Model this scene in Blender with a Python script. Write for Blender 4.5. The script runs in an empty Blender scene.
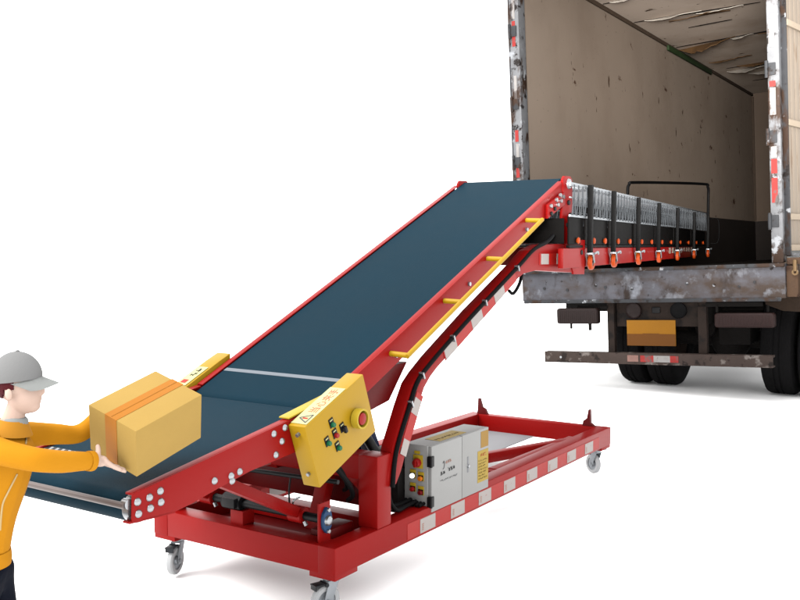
import bpy, bmesh, math, random
from mathutils import Vector, Matrix
random.seed(4)
S = bpy.context.scene
COL = S.collection
R = math.radians
# ------------------------------------------------------------------ camera
cam_d = bpy.data.cameras.new('camera')
cam = bpy.data.objects.new('camera', cam_d); COL.objects.link(cam)
cam.location = (0, 0, 1.4536)
cam.rotation_euler = (R(90) - 0.058905, 0, 0)
cam_d.sensor_width = 36; cam_d.lens = 36 * 935.0 / 800
cam_d.clip_start = 0.05; cam_d.clip_end = 2000
S.camera = cam
# ------------------------------------------------------------------ light: white studio surround, one soft key
w = bpy.data.worlds.new('World'); S.world = w; w.use_nodes = True
bg = w.node_tree.nodes['Background']
bg.inputs[0].default_value = (1.0, 1.0, 1.0, 1); bg.inputs[1].default_value = 1.0
sun_d = bpy.data.lights.new('key_light', 'SUN'); sun_d.energy = 2.6; sun_d.angle = R(50)
sun_d.color = (1.0, 0.985, 0.96)
sun = bpy.data.objects.new('key_light', sun_d); COL.objects.link(sun)
sun.rotation_euler = Vector((0.72, 0.34, -1.0)).to_track_quat('-Z', 'Y').to_euler()
S.view_settings.view_transform = 'Standard'; S.view_settings.look = 'None'
S.view_settings.exposure = 1.55; S.view_settings.gamma = 1.0
S.render.engine = 'CYCLES'
# added fill spot without a real source, brightens the open cargo bay
fl = bpy.data.lights.new('added_fill_spot', 'SPOT'); fl.energy = 11500; fl.spot_size = R(22); fl.spot_blend = 0.6; fl.shadow_soft_size = 1.2; fl.color = (1, .95, .9)
fo = bpy.data.objects.new('added_fill_spot', fl); COL.objects.link(fo); fo.location = (-0.3, -1.0, 2.6)
fo.rotation_euler = (Vector((5.2, 16.0, 3.7)) - Vector(fo.location)).to_track_quat('-Z', 'Y').to_euler()

# ------------------------------------------------------------------ materials
def lin(c): return tuple(((v / 255) / 12.92 if v <= 10 else (((v / 255) + 0.055) / 1.055) ** 2.4) for v in c)
KS = 0.405
def C(r, g, b, k=0.62):
    l = lin((r, g, b)); k = k * KS; return tuple(min(.85, c * k) for c in l)
MATS = {}
def mat(name, col, rough=0.5, metal=0.0, spec=0.5, vary=0.08, scale=6.0, bump=0.0, bscale=60.0,
        patches=(), emit=None, coat=0.0):
    """patches: list of (colour, noise scale, threshold, softness, stretch xyz)"""
    if name in MATS: return MATS[name]
    m = bpy.data.materials.new(name); m.use_nodes = True; MATS[name] = m
    nt = m.node_tree; N = nt.nodes; L = nt.links; b = N['Principled BSDF']
    b.inputs['Roughness'].default_value = rough; b.inputs['Metallic'].default_value = metal
    b.inputs['Specular IOR Level'].default_value = spec * 0.22
    b.inputs['Coat Weight'].default_value = coat
    tc = N.new('ShaderNodeTexCoord')
    n = N.new('ShaderNodeTexNoise'); n.inputs['Scale'].default_value = scale; n.inputs['Detail'].default_value = 6
    L.new(tc.outputs['Object'], n.inputs['Vector'])
    mx = N.new('ShaderNodeMix'); mx.data_type = 'RGBA'
    mx.inputs[6].default_value = (*[c * (1 - vary) for c in col], 1)
    mx.inputs[7].default_value = (*[min(1, c * (1 + vary)) for c in col], 1)
    L.new(n.outputs['Fac'], mx.inputs[0]); out = mx.outputs[2]
    for i, (pc, ps, th, so, st) in enumerate(patches):
        mp = N.new('ShaderNodeMapping'); mp.inputs['Scale'].default_value = st
        mp.inputs['Location'].default_value = (3.1 * i, 1.7 * i, 5.3 * i)
        L.new(tc.outputs['Object'], mp.inputs['Vector'])
        pn = N.new('ShaderNodeTexNoise'); pn.inputs['Scale'].default_value = ps; pn.inputs['Detail'].default_value = 9
        pn.inputs['Roughness'].default_value = 0.62
        L.new(mp.outputs[0], pn.inputs['Vector'])
        mr = N.new('ShaderNodeMapRange'); mr.inputs[1].default_value = th; mr.inputs[2].default_value = th + so
        L.new(pn.outputs['Fac'], mr.inputs[0])
        m2 = N.new('ShaderNodeMix'); m2.data_type = 'RGBA'; m2.inputs[7].default_value = (*pc, 1)
        L.new(mr.outputs[0], m2.inputs[0]); L.new(out, m2.inputs[6]); out = m2.outputs[2]
    L.new(out, b.inputs['Base Color'])
    rr = N.new('ShaderNodeMapRange'); rr.inputs[3].default_value = max(0, rough - 0.06); rr.inputs[4].default_value = min(1, rough + 0.08)
    L.new(n.outputs['Fac'], rr.inputs[0]); L.new(rr.outputs[0], b.inputs['Roughness'])
    if bump:
        bn = N.new('ShaderNodeTexNoise'); bn.inputs['Scale'].default_value = bscale; bn.inputs['Detail'].default_value = 5
        L.new(tc.outputs['Object'], bn.inputs['Vector'])
        bp = N.new('ShaderNodeBump'); bp.inputs['Strength'].default_value = bump; bp.inputs['Distance'].default_value = 0.004
        L.new(bn.outputs['Fac'], bp.inputs['Height']); L.new(bp.outputs[0], b.inputs['Normal'])
    if emit:
        b.inputs['Emission Color'].default_value = (*emit[0], 1); b.inputs['Emission Strength'].default_value = emit[1]
    return m

RED = mat('red_paint', C(190, 22, 20), 0.38, spec=0.32, vary=0.07, scale=3, bump=0.05, bscale=35)
DRED = mat('shaded_red_paint', C(122, 10, 12), 0.42, vary=0.12, scale=4, bump=0.05)  # the red paint again, with the shade of inner parts put into the colour
BELT = mat('belt_rubber', C(16, 58, 76, 0.60), 0.62, spec=0.12, vary=0.18, scale=2.5, bump=0.25, bscale=420)
SEAM = mat('belt_seam', C(150, 158, 168), 0.6)
YEL = mat('yellow_paint', C(226, 178, 32), 0.42, vary=0.04, scale=4, bump=0.05)
YELB = mat('bright_yellow', C(240, 205, 60), 0.4, vary=0.04)
CREAM = mat('cream_sticker', C(240, 236, 170, 0.72), 0.5, vary=0.04)
STEEL = mat('galvanised_steel', C(188, 194, 200, .8), 0.36, metal=0.45, vary=0.15, scale=30, bump=0.1)
CHROME = mat('bolt_steel', C(205, 208, 212, 0.8), 0.25, metal=0.85, vary=0.05)
DSTEEL = mat('dark_steel', C(70, 72, 76), 0.4, metal=0.5, vary=0.15)
BLK = mat('black_plastic', C(26, 26, 28), 0.45, vary=0.15)
BLKR = mat('black_rubber', C(20, 20, 22), 0.7, spec=0.25, vary=0.2)
BPOST = mat('black_powder_coat', C(15, 15, 16), 0.55, spec=0.2, vary=0.2, scale=12)
BPANEL = mat('black_panel', C(20, 18, 17, 0.7), 0.6, spec=.15, vary=0.3, scale=5)
GREYB = mat('cabinet_grey_enamel', C(192, 192, 190, 0.70), 0.45, vary=0.02, bump=0.08, bscale=200)
WHITE = mat('reflective_white', C(215, 205, 200, 0.66), 0.45, vary=0.06, scale=30, patches=[(C(205, 130, 125, 0.66), 60, 0.62, 0.1, (1, 1, 1))])
RTAPE = mat('reflective_red', C(212, 40, 34, 0.66), 0.4, vary=0.08, scale=30)
INKR = mat('red_ink', C(214, 60, 48, 0.66), 0.5)
INKP = mat('pale_red_ink', C(214, 160, 142, 0.62), 0.5)
INKK = mat('black_ink', C(44, 44, 46, 0.66), 0.5)
INKG = mat('grey_ink', C(120, 120, 122, 0.6), 0.5)
INKB = mat('brown_ink', C(128, 100, 40, 0.6), 0.5)
NOTICE = mat('yellow_notice', C(224, 190, 84, 0.62), 0.55)
NOTICE2 = mat('ochre_notice', C(206, 160, 74, 0.62), 0.55)
BLUE = mat('blue_cast_iron', C(52, 92, 140), 0.45, vary=0.15)
NAVY = mat('navy_cylinder', C(24, 44, 92), 0.4)
ORNG = mat('orange_polyurethane', C(232, 92, 30), 0.45, vary=0.08)
BTNR = mat('red_button', C(196, 36, 34), 0.35)
BTNG = mat('green_button', C(20, 128, 84), 0.35)
BTNO = mat('orange_lamp', C(244, 132, 24, 0.8), 0.3)
BTNW = mat('white_lamp', C(250, 250, 250, 0.8), 0.3, emit=((1, 1, 1), 0.5))
BTND = mat('dark_red_lamp', C(150, 20, 26), 0.3)
WHEELG = mat('grey_caster_tyre', C(200, 202, 204, .9), 0.5, vary=0.06)
CONC = mat('pale_concrete', C(190, 192, 196, 0.6), 0.5, vary=0.1, scale=9)

def ruststeel(name, base, p1=0.5, p2=0.56, rust=(72, 52, 40), dark=(44, 38, 36)):
    return mat(name, base, 0.6, metal=0.15, vary=0.3, scale=9, bump=0.5, bscale=28,
               patches=[(C(*rust), 4.5, p1, 0.08, (1, 1, 0.6)), (C(*dark), 9, p2, 0.05, (1, 1, 1)), (C(196, 200, 206), 7, 0.60, 0.04, (1, 1, 1))])
def _sill(name, base):
    return mat(name, base, 0.6, metal=0.1, vary=0.35, scale=7, bump=0.5, bscale=24,
               patches=[(C(88, 74, 66), 2.2, 0.46, 0.16, (1, 1, 1.6)), (C(60, 48, 42), 3.6, 0.54, 0.12, (1, 1, .5)), (C(166, 170, 180), 5, 0.56, 0.14, (1, 1, .8)), (C(44, 36, 34), 12, 0.62, 0.05, (1, 1, 1))])
SILL = _sill('scuffed_sill_steel', C(112, 112, 120))
POST = ruststeel('flaking_post_paint', C(150, 152, 156), 0.50, 0.57)
POSTD = ruststeel('dark_post_steel', C(74, 76, 80), 0.5, 0.58)
CHAS = mat('dirty_chassis', C(54, 42, 36, 0.6), 0.8, vary=0.4, scale=6, bump=0.5, bscale=25, patches=[(C(30, 24, 22, 0.6), 5, 0.5, 0.1, (1, 1, 1))])
CHASD = mat('dark_underbody', C(30, 26, 24, 0.5), 0.9, vary=0.4, scale=6, bump=0.4)  # near-black brown for the parts under the body
BUMP = mat('rusty_bumper', C(84, 70, 64, 0.6), 0.7, vary=0.3, scale=8, bump=0.5, bscale=30,
           patches=[(C(150, 140, 134, 0.6), 6, 0.57, 0.06, (1, 1, 1)), (C(46, 36, 32, 0.6), 9, 0.56, 0.05, (1, 1, 1))])
TYRE = mat('tyre_rubber', C(26, 25, 26, 0.7), 0.85, spec=0.2, vary=0.3, scale=10, bump=0.3)
PLATE = mat('worn_yellow_plate', C(160, 106, 6, 0.8), 0.55, vary=0.1, scale=5)
PLATED = mat('ochre_mosaic', C(112, 66, 8, 0.8), 0.6, vary=0.1, scale=5)
LENS = mat('dusty_lamp_lens', C(52, 30, 28, 0.6), 0.5, vary=0.3, scale=20)
LENSD = mat('dark_lamp_lens', C(44, 30, 28, 0.7), 0.5, vary=0.3, scale=20)
WOODD = mat('slat_wood', C(190, 174, 156, 0.56), 0.7, vary=0.12, scale=3, bump=0.3, patches=[(C(150, 122, 96), 3, 0.58, 0.1, (6, 6, 0.7))])
WOODB = mat('batten_wood', C(210, 192, 170, 0.56), 0.7, vary=0.1, scale=5, bump=0.3)
WOODR = mat('rotten_sill_wood', C(104, 80, 62), 0.8, vary=0.3, scale=8, bump=0.6, patches=[(C(74, 52, 40), 6, 0.52, 0.08, (1, 1, 1))])
GREEN = mat('green_moulding', C(52, 74, 40), 0.7, vary=0.4, scale=14)

def wall_mat(name, base, stain, marks):
    return mat(name, base, 0.72, spec=0.3, vary=0.08, scale=1.3, bump=0.25, bscale=14,
               patches=[(stain, 0.9, 0.46, 0.35, (1, 1, 0.8)),
                        (C(88, 66, 52), 7, 0.665, 0.02, (1, 0.9, 0.35)),
                        (marks, 5, 0.685, 0.015, (1.6, 1.6, 0.5)),
                        (C(60, 50, 44), 26, 0.70, 0.015, (1, 1, 1)),
                        (C(96, 66, 50), 3.2, 0.66, 0.04, (.5, .8, 1.2)),
                        (C(70, 54, 44), 15, 0.685, 0.02, (1, 2.2, .5))])
PLY = wall_mat('scuffed_plywood', (.130, .104, .083), (.104, .080, .062), (.018, .012, .009))
CEIL = wall_mat('peeling_ceiling_board', (.33, .275, .23), (.19, .145, .11), (.04, .03, .022))
KICK = mat('dark_kick_lining', C(58, 50, 46, 0.6), 0.7, vary=0.3, scale=3, bump=0.3)
FLOORW = mat('dirty_cargo_floor', C(66, 56, 50, 0.6), 0.8, vary=0.4, scale=3, bump=0.4)
TORN = mat('torn_white_board', C(226, 218, 206, 0.8), 0.7, vary=0.1)
TORNB = mat('torn_brown_board', C(140, 104, 66), 0.8, vary=0.2)
GAP = mat('open_seam', C(40, 32, 28, 0.5), 0.9)
TAPR = mat('worn_red_tape', C(188, 62, 58), 0.6, vary=.2, scale=20, patches=[(C(120, 110, 108), 9, .56, .06, (1, 1, .6))])
TAPW = mat('worn_white_tape', C(186, 182, 180), 0.6, vary=.2, scale=20, patches=[(C(110, 100, 96), 9, .54, .06, (1, 1, .6))])
BODYW = mat('outer_body_sheet', C(190, 192, 190), 0.5, vary=0.1)

# ------------------------------------------------------------------ mesh helpers
class MB:
    def __init__(s): s.bm = bmesh.new()
    def _merge(s, bm2, M=None):
        if M is not None: bmesh.ops.transform(bm2, matrix=M, verts=bm2.verts)
        me = bpy.data.meshes.new('t'); bm2.to_mesh(me); bm2.free(); s.bm.from_mesh(me); bpy.data.meshes.remove(me)
        return s
    def box(s, a, b, bev=0.0, M=None, seg=2):
        t = bmesh.new(); bmesh.ops.create_cube(t, size=1)
        for v in t.verts:
            v.co = Vector([(a[i] + b[i]) / 2 + v.co[i] * (b[i] - a[i]) for i in range(3)])
        if bev: bmesh.ops.bevel(t, geom=t.edges[:], offset=bev, segments=seg, profile=0.6, affect='EDGES')
        return s._merge(t, M)
    def prism(s, poly, v0, v1, bev=0.0, axis='v', M=None):
        """poly in (u,z) extruded along v (or (u,v) along z with axis 'z')"""
        t = bmesh.new()
        P = (lambda p, w_: (p[0], w_, p[1])) if axis == 'v' else ((lambda p, w_: (p[0], p[1], w_)) if axis == 'z' else (lambda p, w_: (w_, p[0], p[1])))
        A = [t.verts.new(P(p, v0)) for p in poly]; B = [t.verts.new(P(p, v1)) for p in poly]
        n = len(poly); t.faces.new(A); t.faces.new(B[::-1])
        for i in range(n): t.faces.new((A[i], B[i], B[(i + 1) % n], A[(i + 1) % n]))
        bmesh.ops.recalc_face_normals(t, faces=t.faces)
        if bev: bmesh.ops.bevel(t, geom=t.edges[:], offset=bev, segments=2, profile=0.6, affect='EDGES')
        return s._merge(t, M)
    def cyl(s, p, q, r, r2=None, seg=20, bev=0.0):
        p, q = Vector(p), Vector(q); d = q - p
        t = bmesh.new(); bmesh.ops.create_cone(t, cap_ends=True, segments=seg, radius1=r, radius2=r if r2 is None else r2, depth=d.length)
        if bev:
            bmesh.ops.bevel(t, geom=[e for e in t.edges if abs(abs(e.verts[0].co.z) - d.length / 2) < 1e-6 and abs(e.verts[0].co.z - e.verts[1].co.z) < 1e-6], offset=bev, segments=2, affect='EDGES')
        M = Matrix.Translation((p + q) / 2) @ d.to_track_quat('Z', 'Y').to_matrix().to_4x4()
        return s._merge(t, M)
    def bar(s, p, q, wx, wz, bev=0.0, up=(0, 0, 1)):
        p, q = Vector(p), Vector(q); d = (q - p); L = d.length; d.normalize()
        side = d.cross(Vector(up)).normalized(); upv = side.cross(d)
        M = Matrix((side, d, upv)).transposed().to_4x4(); M.translation = (p + q) / 2
        return s.box((-wx / 2, -L / 2, -wz / 2), (wx / 2, L / 2, wz / 2), bev, M)
    def sph(s, c, r, sc=(1, 1, 1), seg=20, M=None):
        t = bmesh.new(); bmesh.ops.create_uvsphere(t, u_segments=seg, v_segments=seg // 2, radius=r)
        for v in t.verts: v.co = Vector((v.co.x * sc[0], v.co.y * sc[1], v.co.z * sc[2]))
        T = Matrix.Translation(c)
        return s._merge(t, T if M is None else T @ M)
    def tube(s, pts, r, seg=10, smooth=True, n=6):
        P = [Vector(p) for p in pts]
        if smooth and len(P) > 2:
            Q = []
            for i in range(len(P) - 1):
                a = P[max(i - 1, 0)]; b = P[i]; c = P[i + 1]; d = P[min(i + 2, len(P) - 1)]
                for k in range(n):
                    t = k / n
                    Q.append(0.5 * ((2 * b) + (c - a) * t + (2 * a - 5 * b + 4 * c - d) * t * t + (3 * b - a - 3 * c + d) * t ** 3))
            P = Q + [P[-1]]
        bm = s.bm; rings = []; prev = None
        for i, p in enumerate(P):
            d = (P[min(i + 1, len(P) - 1)] - P[max(i - 1, 0)]).normalized()
            if prev is None: x = d.orthogonal().normalized()
            else:
                x = (prev - d * prev.dot(d))
                x = x.normalized() if x.length > 1e-6 else d.orthogonal().normalized()
            prev = x; y = d.cross(x)
            rings.append([bm.verts.new(p + (x * math.cos(a) + y * math.sin(a)) * r) for a in [2 * math.pi * k / seg for k in range(seg)]])
        for i in range(len(rings) - 1):
            for k in range(seg):
                bm.faces.new((rings[i][k], rings[i][(k + 1) % seg], rings[i + 1][(k + 1) % seg], rings[i + 1][k]))
        bm.faces.new(rings[0][::-1]); bm.faces.new(rings[-1])
        return s
    def lathe(s, prof, c, axis, seg=28):
        """prof: list of (radius, along axis)"""
        bm = s.bm; c = Vector(c); d = Vector(axis).normalized(); x = d.orthogonal().normalized(); y = d.cross(x); rings = []
        for r, h in prof:
            rings.append([bm.verts.new(c + d * h + (x * math.cos(2 * math.pi * k / seg) + y * math.sin(2 * math.pi * k / seg)) * r) for k in range(seg)])
        for i in range(len(rings) - 1):
            for k in range(seg): bm.faces.new((rings[i][k], rings[i][(k + 1) % seg], rings[i + 1][(k + 1) % seg], rings[i + 1][k]))
        if prof[0][0] > 1e-5 and (Vector(prof[0]) - Vector(prof[-1])).length > 1e-6:
            bm.faces.new(rings[0][::-1]); bm.faces.new(rings[-1])
        return s
    def build(s, name, m, parent=None, smooth=True, label=None, loc=None):
        bmesh.ops.recalc_face_normals(s.bm, faces=s.bm.faces)
        me = bpy.data.meshes.new(name); s.bm.to_mesh(me); s.bm.free()
        if smooth:
            for p in me.polygons: p.use_smooth = True
            me.set_sharp_from_angle(angle=R(35))
        me.materials.append(m)
        o = bpy.data.objects.new(name, me); COL.objects.link(o)
        if parent is not None: o.parent = parent
        if loc is not None: o.location = loc
        if label: o['label'] = label
        return o
def empty(name, loc, rz, label, cat):
    o = bpy.data.objects.new(name, None); COL.objects.link(o); o.location = loc; o.rotation_euler = (0, 0, rz)
    o.empty_display_size = 0.2; o['label'] = label; o['category'] = cat
    return o
def dup(o, loc=None, parent=None, rot=None):
    c = o.copy(); COL.objects.link(c)
    c.parent = parent if parent is not None else o.parent
    if loc is not None: c.location = loc
    if rot is not None: c.rotation_euler = rot
    for ch in [x for x in bpy.data.objects if x.parent == o]:
        dup(ch, parent=c)
    return c
def frame_on(o, ex, ey):
    """matrix whose x,y axes lie in a plane, origin o"""
    ex = Vector(ex).normalized(); ey = Vector(ey); ey = (ey - ex * ex.dot(ey)).normalized(); ez = ex.cross(ey)
    M = Matrix((ex, ey, ez)).transposed().to_4x4(); M.translation = Vector(o); return M
def text(s, size, M, m, parent, name, th=0.0006):
    cu = bpy.data.curves.new('t', 'FONT'); cu.body = s; cu.size = size; cu.extrude = th / 2
    o = bpy.data.objects.new('t', cu); COL.objects.link(o)
    bpy.context.view_layer.update()
    dg = bpy.context.evaluated_depsgraph_get()
    me = bpy.data.meshes.new_from_object(o.evaluated_get(dg)); bpy.data.objects.remove(o)
    me.transform(M); me.materials.clear(); me.materials.append(m)
    q = bpy.data.objects.new(name, me); COL.objects.link(q); q.parent = parent
    return q
def glyphs(mb, M, x, y, n, size, gap=1.15, rnd=random, dense=5):
    """small illegible character-like marks, strokes in the plane of M"""
    for i in range(n):
        for k in range(dense):
            a = rnd.random() < 0.5
            px = x + i * size * gap + rnd.uniform(0, size * 0.75); py = y + rnd.uniform(0, size * 0.8)
            L_ = size * rnd.uniform(0.35, 0.8); t = size * 0.13
            w_, h_ = (L_, t) if a else (t, L_)
            w_ = min(w_, x + i * size * gap + size - px); h_ = min(h_, y + size - py)
            if w_ < t * .5 or h_ < t * .5: continue
            mb.box((px, py, 0.0002), (px + w_, py + h_, 0.0010 + 0.0001 * k), M=M)

# ------------------------------------------------------------------ ground
g = MB(); g.box((-400, -200, -0.1), (400, 600, 0))
gr = g.build('ground', mat('white_floor', (0.83, 0.83, 0.83), 0.9, spec=0.0, vary=0.01, scale=0.5), smooth=False)
gr['kind'] = 'structure'

# ================================================================== CONVEYOR
CV = empty('belt_conveyor', (-0.2462, 3.4802, 0), 0.984748, 'red wheeled loading conveyor with dark blue belts rising towards the open truck', 'conveyor')
LU = 2.86; ZB, ZT = 0.192, 0.303
def add(name, mb, m, parent=CV, **k): return mb.build(name, m, parent, **k)
# ---- base frame
b = MB()
b.box((0, 0, ZB), (LU, 0.085, ZT), 0.006)
b.box((0, 0.915, ZB), (LU, 1.0, ZT), 0.006)
b.box((0.0015, 0.083, ZB + .001), (0.095, 0.917, ZT - .001), 0.005)
b.box((LU - 0.07, 0.083, ZB + .001), (LU - .0015, 0.917, ZT - .001), 0.005)
for (u, v_) in ((0, 0), (0, .87), (LU - .15, 0), (LU - .15, .87)):
    b.box((u + .002, v_ + .002, 0.174), (u + .148, v_ + .128, ZB + .003), 0.003)
base = add('base_frame', b, RED)
b = MB()
b.box((0.42, 0.086, ZB + .02), (0.50, 0.914, ZT - .012), 0.004)
b.box((1.45, 0.086, ZB + .02), (1.52, 0.914, ZT - .012), 0.004)
b.bar((1.50, 0.12, 0.265), (2.50, 0.10, 0.262), 0.06, 0.06, 0.004)
b.bar((1.50, 0.45, 0.265), (2.42, 0.10, 0.266), 0.055, 0.055, 0.004)
add('cross_member', b, RED)
b = MB(); b.box((0.096, 0.086, ZB + .006), (0.54, 0.914, ZB + .014)); add('floor_pan', b, DRED)
b = MB(); b.box((.392, .10, .352), (.402, .90, .575), .002); b.box((.403, .10, .352), (.43, .90, .362), .002); add('cross_plate', b, DRED)
b = MB(); b.box((1.56, 0.50, ZB + .002), (2.78, 0.912, ZB + .008)); add('concrete_remnant', b, CONC)  # sheet standing in for leftover concrete ground, not a machine part
for v_ in (0.135, 0.905):      # upright locating lugs on the tail rail
    b = MB(); b.prism([(v_ - .05, ZT - .001), (v_ + .035, ZT - .001), (v_ + .03, ZT + .03), (v_ + .005, ZT + .05), (v_ - .005, ZT + .105), (v_ - .015, ZT + .105), (v_ - .02, ZT + .02)] if v_ < .5 else
                      [(v_ - .05, ZT - .001), (v_ + .03, ZT - .001), (v_ + .025, ZT + .03), (v_ + .022, ZT + .105), (v_ + .012, ZT + .105), (v_ - .008, ZT + .045), (v_ - .03, ZT + .035)], LU - .055, LU - .03, axis='x')
    add('locating_lug', b, DRED)
# portal
b = MB()
b.box((0.285, 0.0025, ZT - .002), (0.385, 0.10, 0.60), 0.008)
b.box((0.285, 0.90, ZT - .002), (0.385, 0.9975, 0.60), 0.008)
b.box((0.287, 0.04, 0.495), (0.383, 0.96, 0.598), 0.008)
b.prism([(0.098, 0.44), (0.098, 0.497), (0.17, 0.497)], 0.30, 0.37, axis='x')
add('portal_frame', b, RED)
# reflective tape along near rail and on the far one
def tape(v0, face, us, z0, z1, w_, parent):
    pass
b = MB(); b.box((0.50, -0.0015, 0.203), (2.66, 0.001, 0.272)); tp = add('reflective_strip', b, RTAPE)
for k in range(8):
    u = 0.60 + .262 * k
    b = MB(); b.box((u, -0.003, 0.206), (u + .125, -0.001, 0.268)); st = add('white_marker', b, WHITE, parent=tp)
    b = MB(); rnd = random.Random(k)
    M = frame_on((u + .012, -0.003, 0.218), (1, 0, 0), (0, 0, 1))
    for j in range(4): b.box((0.002, .008 * j, 0), (.016, .008 * j + .004, .001), M=M)
    b.build('red_print', INKP, tp)
b = MB(); b.box((0.60, 0.9135, 0.205), (0.90, 0.9155, 0.268)); tp2 = add('reflective_strip', b, RTAPE)
b = MB(); b.box((0.66, 0.9120, 0.21), (0.78, 0.9137, 0.262)); add('white_marker', b, WHITE, parent=tp2)

# ---- casters
def caster(rz, loc, brake=True):
    b = MB()
    b.box((-.045, -.045, .158), (.045, .045, .166), .002)
    b.cyl((0, 0, .140), (0, 0, .158), .026)
    for s_ in (-1, 1):
        b.prism([(-.024, .142), (.026, .142), (.046, .066), (.038, .046), (.018, .048), (.008, .07)], s_ * .021 - .0015, s_ * .021 + .0015, .0006)
    b.box((-.024, -.022, .137), (.026, .022, .142), .001)
    b.cyl((.030, -.027, .0625), (.030, .027, .0625), .009, seg=12)
    o = b.build('caster', STEEL, CV, loc=loc); o.rotation_euler = (0, 0, rz)
    b = MB(); b.lathe([(.040, -.013), (.056, -.0145), (.0615, -.009), (.0625, 0), (.0615, .009), (.056, .0145), (.040, .013), (.040, -.013)], (.030, 0, .0625), (0, 1, 0)); b.build('tyre', WHEELG, o)
    b = MB(); b.lathe([(.010, -.016), (.016, -.016), (.020, -.006), (.040, -.008), (.0402, .008), (.020, .006), (.016, .016), (.010, .016), (.010, -.016)], (.030, 0, .0625), (0, 1, 0)); b.build('wheel_hub', STEEL, o)
    if brake:
        b = MB(); b.box((.040, -.022, .128), (.085, .022, .134), .002); b.box((.078, -.020, .112), (.084, .020, .130), .002); b.cyl((.034, -.024, .128), (.034, .024, .128), .008)
        b.build('brake_pedal', DSTEEL, o)
    return o
cz = 0.010
caster(R(200), (0.075, 0.93, cz))
caster(R(160), (0.075, 0.075, cz))
caster(R(62), (LU - .085, 0.060, cz))
caster(R(40), (LU - .085, 0.93, cz))

# ---- bent lift arms
def arm(v0, v1, tapes):
    top = [(0.355, 0.50), (0.395, 0.62), (0.485, 0.775), (0.545, 0.865), (0.60, 0.905), (0.70, 0.963), (1.07, 1.148), (1.56, 1.372), (1.66, 1.425), (1.79, 1.455), (2.20, 1.462), (2.24, 1.48)]
    bot = [(2.235, 1.295), (1.745, 1.318), (1.60, 1.305), (1.51, 1.272), (1.00, 1.033), (0.745, 0.912), (0.69, 0.880), (0.64, 0.838), (0.565, 0.728), (0.46, 0.513), (0.42, 0.46), (0.36, 0.46)]
    b = MB(); b.prism(top + bot, v0, v1, .007)
    return add('lift_arm', b, RED)
a1 = arm(0.001, 0.062, True)
a2 = arm(0.60, 0.70, False)
b = MB(); b.box((1.86, .063, 1.34), (1.94, .60, 1.44), .004); add('arm_spreader', b, DRED)
def on_arm(u0, z0, u1, z1, hw, m, y0, y1, name, parent=CV):
    d = Vector((u1 - u0, 0, z1 - z0)).normalized(); n = Vector((-d.z, 0, d.x))
    P = [(u0 - n.x * hw, z0 - n.z * hw), (u1 - n.x * hw, z1 - n.z * hw), (u1 + n.x * hw, z1 + n.z * hw), (u0 + n.x * hw, z0 + n.z * hw)]
    b = MB(); b.prism(P, y0, y1); return b.build(name, m, parent)
ts = on_arm(0.80, 0.9625, 1.50, 1.30, 0.030, RTAPE, -.0015, .0005, 'reflective_strip')
d = Vector((1.50 - .77, 1.30 - .948)); d.normalize()
for t in (0.04, 0.31, 0.56):
    on_arm(.77 + d.x * t, .948 + d.y * t, .77 + d.x * (t + .11), .948 + d.y * (t + .11), 0.028, WHITE, -.003, -.001, 'white_marker', ts)
ts = on_arm(0.475, 0.60, 0.60, 0.815, 0.028, RTAPE, -.0015, .0005, 'reflective_strip')
on_arm(0.55, 0.735, 0.585, 0.795, 0.027, WHITE, -.003, -.001, 'white_marker', ts)
on_arm(0.465, 0.575, 0.495, 0.635, 0.024, WHITE, -.003, -.001, 'white_marker', ts)
ts = on_arm(1.78, 1.378, 2.16, 1.375, 0.030, RTAPE, -.0015, .0005, 'reflective_strip')
on_arm(1.80, 1.378, 1.895, 1.377, 0.028, WHITE, -.003, -.001, 'white_marker', ts)
on_arm(2.0, 1.376, 2.10, 1.376, 0.028, WHITE, -.003, -.001, 'white_marker', ts)
# cable along the arm with clips
b = MB(); b.tube([(0.375, -.010, .46), (0.405, -.008, .60), (.50, -.008, .767), (.565, -.008, .868), (.66, -.008, .932), (.95, -.008, 1.080), (1.3, -.008, 1.244), (1.55, -.008, 1.359), (1.70, -.008, 1.43), (1.85, -.012, 1.47), (1.93, -.010, 1.505)], .010)
add('arm_cable', b, BLKR)
for (u, z) in ((.512, .785), (.60, .895), (.86, 1.033), (1.16, 1.178), (1.5, 1.335)):
    b = MB(); b.bar((u - .006, -.010, z + .014), (u + .008, -.010, z - .014), .024, .010, .002); add('cable_clip', b, CHROME)
b = MB(); b.tube([(1.80, .055, 1.44), (1.73, .068, 1.33), (1.70, .075, 1.25), (1.64, .08, 1.20), (1.60, .085, 1.215)], .009); add('hanging_cable', b, BLKR)
# end bracket at the tip
b = MB(); b.prism([(2.07, 1.815), (2.09, 1.835), (2.17, 1.838), (2.20, 1.82), (2.205, 1.62), (2.235, 1.484), (2.395, 1.482), (2.39, 1.282), (2.235, 1.286), (2.10, 1.47), (2.055, 1.483)], -0.004, 0.010, .002)
b.box((2.10, .012, 1.46), (2.36, .66, 1.476), .002)
b.prism([(2.07, 1.815), (2.09, 1.835), (2.17, 1.838), (2.20, 1.82), (2.205, 1.62), (2.235, 1.484), (2.395, 1.482), (2.39, 1.282), (2.235, 1.286), (2.10, 1.47), (2.055, 1.483)], .664, .676, .002)
eb = add('end_bracket', b, RED)
for (u, z) in ((2.13, 1.565), (2.165, 1.62), (2.20, 1.585), (2.17, 1.52), (2.23, 1.49), (2.33, 1.41), (2.14, 1.69)):
    b = MB(); b.cyl((u, -.014, z), (u, -.004, z), .014, seg=6); b.build('bolt', BLK, eb)
b = MB(); b.lathe([(0.001, -.014), (.014, -.016), (.026, -.012), (.030, -.004), (.001, -.004)], (2.15, 0, 1.795), (0, 1, 0)); b.build('bearing_cap', CHROME, eb)

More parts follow.
